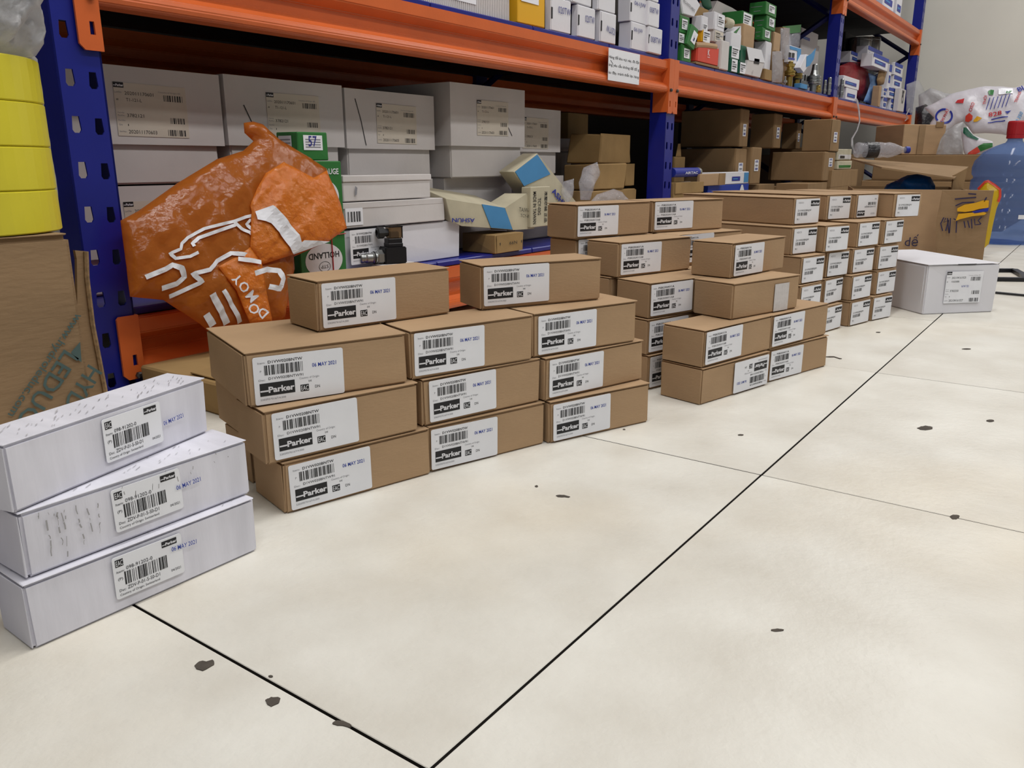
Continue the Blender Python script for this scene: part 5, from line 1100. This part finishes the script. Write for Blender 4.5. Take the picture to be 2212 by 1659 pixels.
def sp(pts, m, nm): SB.patch([S(*q) for q in pts], m, nm, sk, b0, .005, 5)
sp([(870, 575), (910, 525), (1035, 505), (1015, 600)], REDINK, 'red_block'); sp([(1755, 740), (1870, 722), (1800, 780)], NAVY, 'purple_arrow'); sp([(1450, 350), (1500, 320), (1560, 330), (1545, 430), (1470, 425)], GREEN, 'green_leaf'); sp([(1190, 880), (1260, 815), (1350, 845), (1260, 900), (1200, 905)], YBOX, 'yellow_flower'); sp([(1040, 870), (1050, 790), (1120, 750), (1180, 800), (1170, 860), (1100, 890)], REDC, 'orange_fruit'); sp([(1640, 300), (1890, 280), (1900, 400), (1640, 420)], PAPER, 'white_panel'); sp([(1780, 350), (1890, 335), (1880, 395), (1770, 400)], GREEN, 'green_panel')
p1 = onX((2130, 325), 5.16); b0 = Vector((5.0, .55, .40)); t = thing('patterned_bag', 'white bag with orange and green corner drooping below the printed sack', 'bag', b0)
PB = Bag([S(*q) for q in ((960, 1000), (1080, 940), (1180, 1090), (1300, 1140), (1530, 1205), (1545, 1330), (1350, 1440), (1110, 1540), (1050, 1490), (1010, 1400), (990, 1250))], p1, (-1, 0, .2), .015, .006, 6, .015, wave=.02, seed=72); PB.build('bag_film', SACKF, t, b0)
PB.patch([S(*q) for q in ((1060, 1490), (1100, 1420), (1260, 1315), (1310, 1400), (1120, 1500))], REDC, 'orange_corner', t, b0, .004, 5); PB.patch([S(*q) for q in ((1265, 1312), (1370, 1250), (1530, 1240), (1530, 1310), (1315, 1395))], GREEN, 'green_corner', t, b0, .004, 5); PB.patch([S(*q) for q in ((1010, 960), (1060, 960), (1180, 1100), (1290, 1170), (1250, 1195), (1080, 1130), (1000, 1060))], DGREEN, 'leaf_print', t, b0, .004, 5)
b0 = Vector((5.05, .85, .40)); t = thing('grey_bag', 'dirty grey translucent bag between the tilted carton and the printed sack', 'bag', b0)
Bag([S(*q) for q in ((540, 1330), (600, 1150), (680, 1040), (860, 900), (1000, 850), (960, 1000), (990, 1300), (1000, 1440), (960, 1500), (900, 1480), (760, 1590), (480, 1570))], onX((2055, 315), 5.22), (-1, 0, .2), .03, .014, 6, .02, wave=.02, seed=73).build('bag_film', MILKF, t, b0)
b0 = Vector((6.3, 1.15, .4)); t = thing('dark_bag', 'dark crumpled bag heaped between the end post and the printed sack', 'bag', b0)
Bag([(1978, 232), (2000, 225), (2020, 240), (2016, 270), (2010, 325), (1985, 330), (1975, 280)], onX((2000, 255), 5.8), (-1, 0, .2), .05, .015, 6, .03, wave=.02, seed=74).build('bag_film', DARKF, t, b0)
b0 = Vector((6.4, .9, .75)); t = thing('clear_bag', 'rumpled clear film heaped against the cream wall above the printed sack', 'bag', b0)
Bag([(1984, 205), (2010, 190), (2040, 200), (2075, 206), (2090, 240), (2080, 330), (2020, 340), (1985, 238)], onX((2020, 215), 6.05), (-1, 0, .2), .03, .016, 6, .02, wave=.015, seed=75).build('bag_film', MILKF, t, b0)
# black floor frame at the right edge
P = [onZ(q, .012) for q in ((2150, 637), (2212, 642), (2260, 640), (2240, 600), (2196, 591), (2150, 588))]
b0 = P[0].copy(); b0.z = 0; t = thing('floor_stand', 'black flat steel base frame on the floor at the right picture edge', 'stand', b0)
a, b = onZ((2130, 588), .006), onZ((2190, 588), .006)
def bar(nm, pa, pb, w_=.02, th=.012):
    d = (pb - pa); n = Vector((-d.y, d.x, 0)).normalized() * w_ / 2; bm = bmesh.new()
    v = [bm.verts.new(q + k + Vector((0, 0, z)) - b0) for z in (.0005, th) for q, k in ((pa, -n), (pb, -n), (pb, n), (pa, n))]
    for f in ((3, 2, 1, 0), (4, 5, 6, 7), (0, 1, 5, 4), (1, 2, 6, 5), (2, 3, 7, 6), (3, 0, 4, 7)): bm.faces.new([v[i] for i in f])
    obj(nm, bm, BLACKP, t)
pts = [onZ(q, 0) for q in ((2140, 607), (2215, 608), (2208, 598), (2190, 588), (2140, 588))]
for q in pts: q.z = 0
for i in range(4): bar('frame_bar', pts[i], pts[i + 1])
c0, c1 = onZ((2150, 635), 0), onZ((2214, 641), 0)
t = thing('black_rod', 'thin black rod lying on the floor beside the white carton', 'rod', c0.copy()); obj('rod_body', tube([Vector((0, 0, .004)), c1 - c0 + Vector((0, 0, .004))], .0035, 8), BLACKP, t); obj('rod_tip', tube([c1 - c0 + Vector((0, 0, .004)), (c1 - c0) * 1.06 + Vector((0, 0, .004))], .005, 8), RUBBER, t)

boxat('flat_carton', 'flat brown carton on the floor before the lower orange beam at the left', None, KRAFTO, (.96, 1.10, 0), .58, .24, .05, .0, parts=(('top_flap', KRAFTO, .56, .115, .003, (0, -.06, .0502)),))
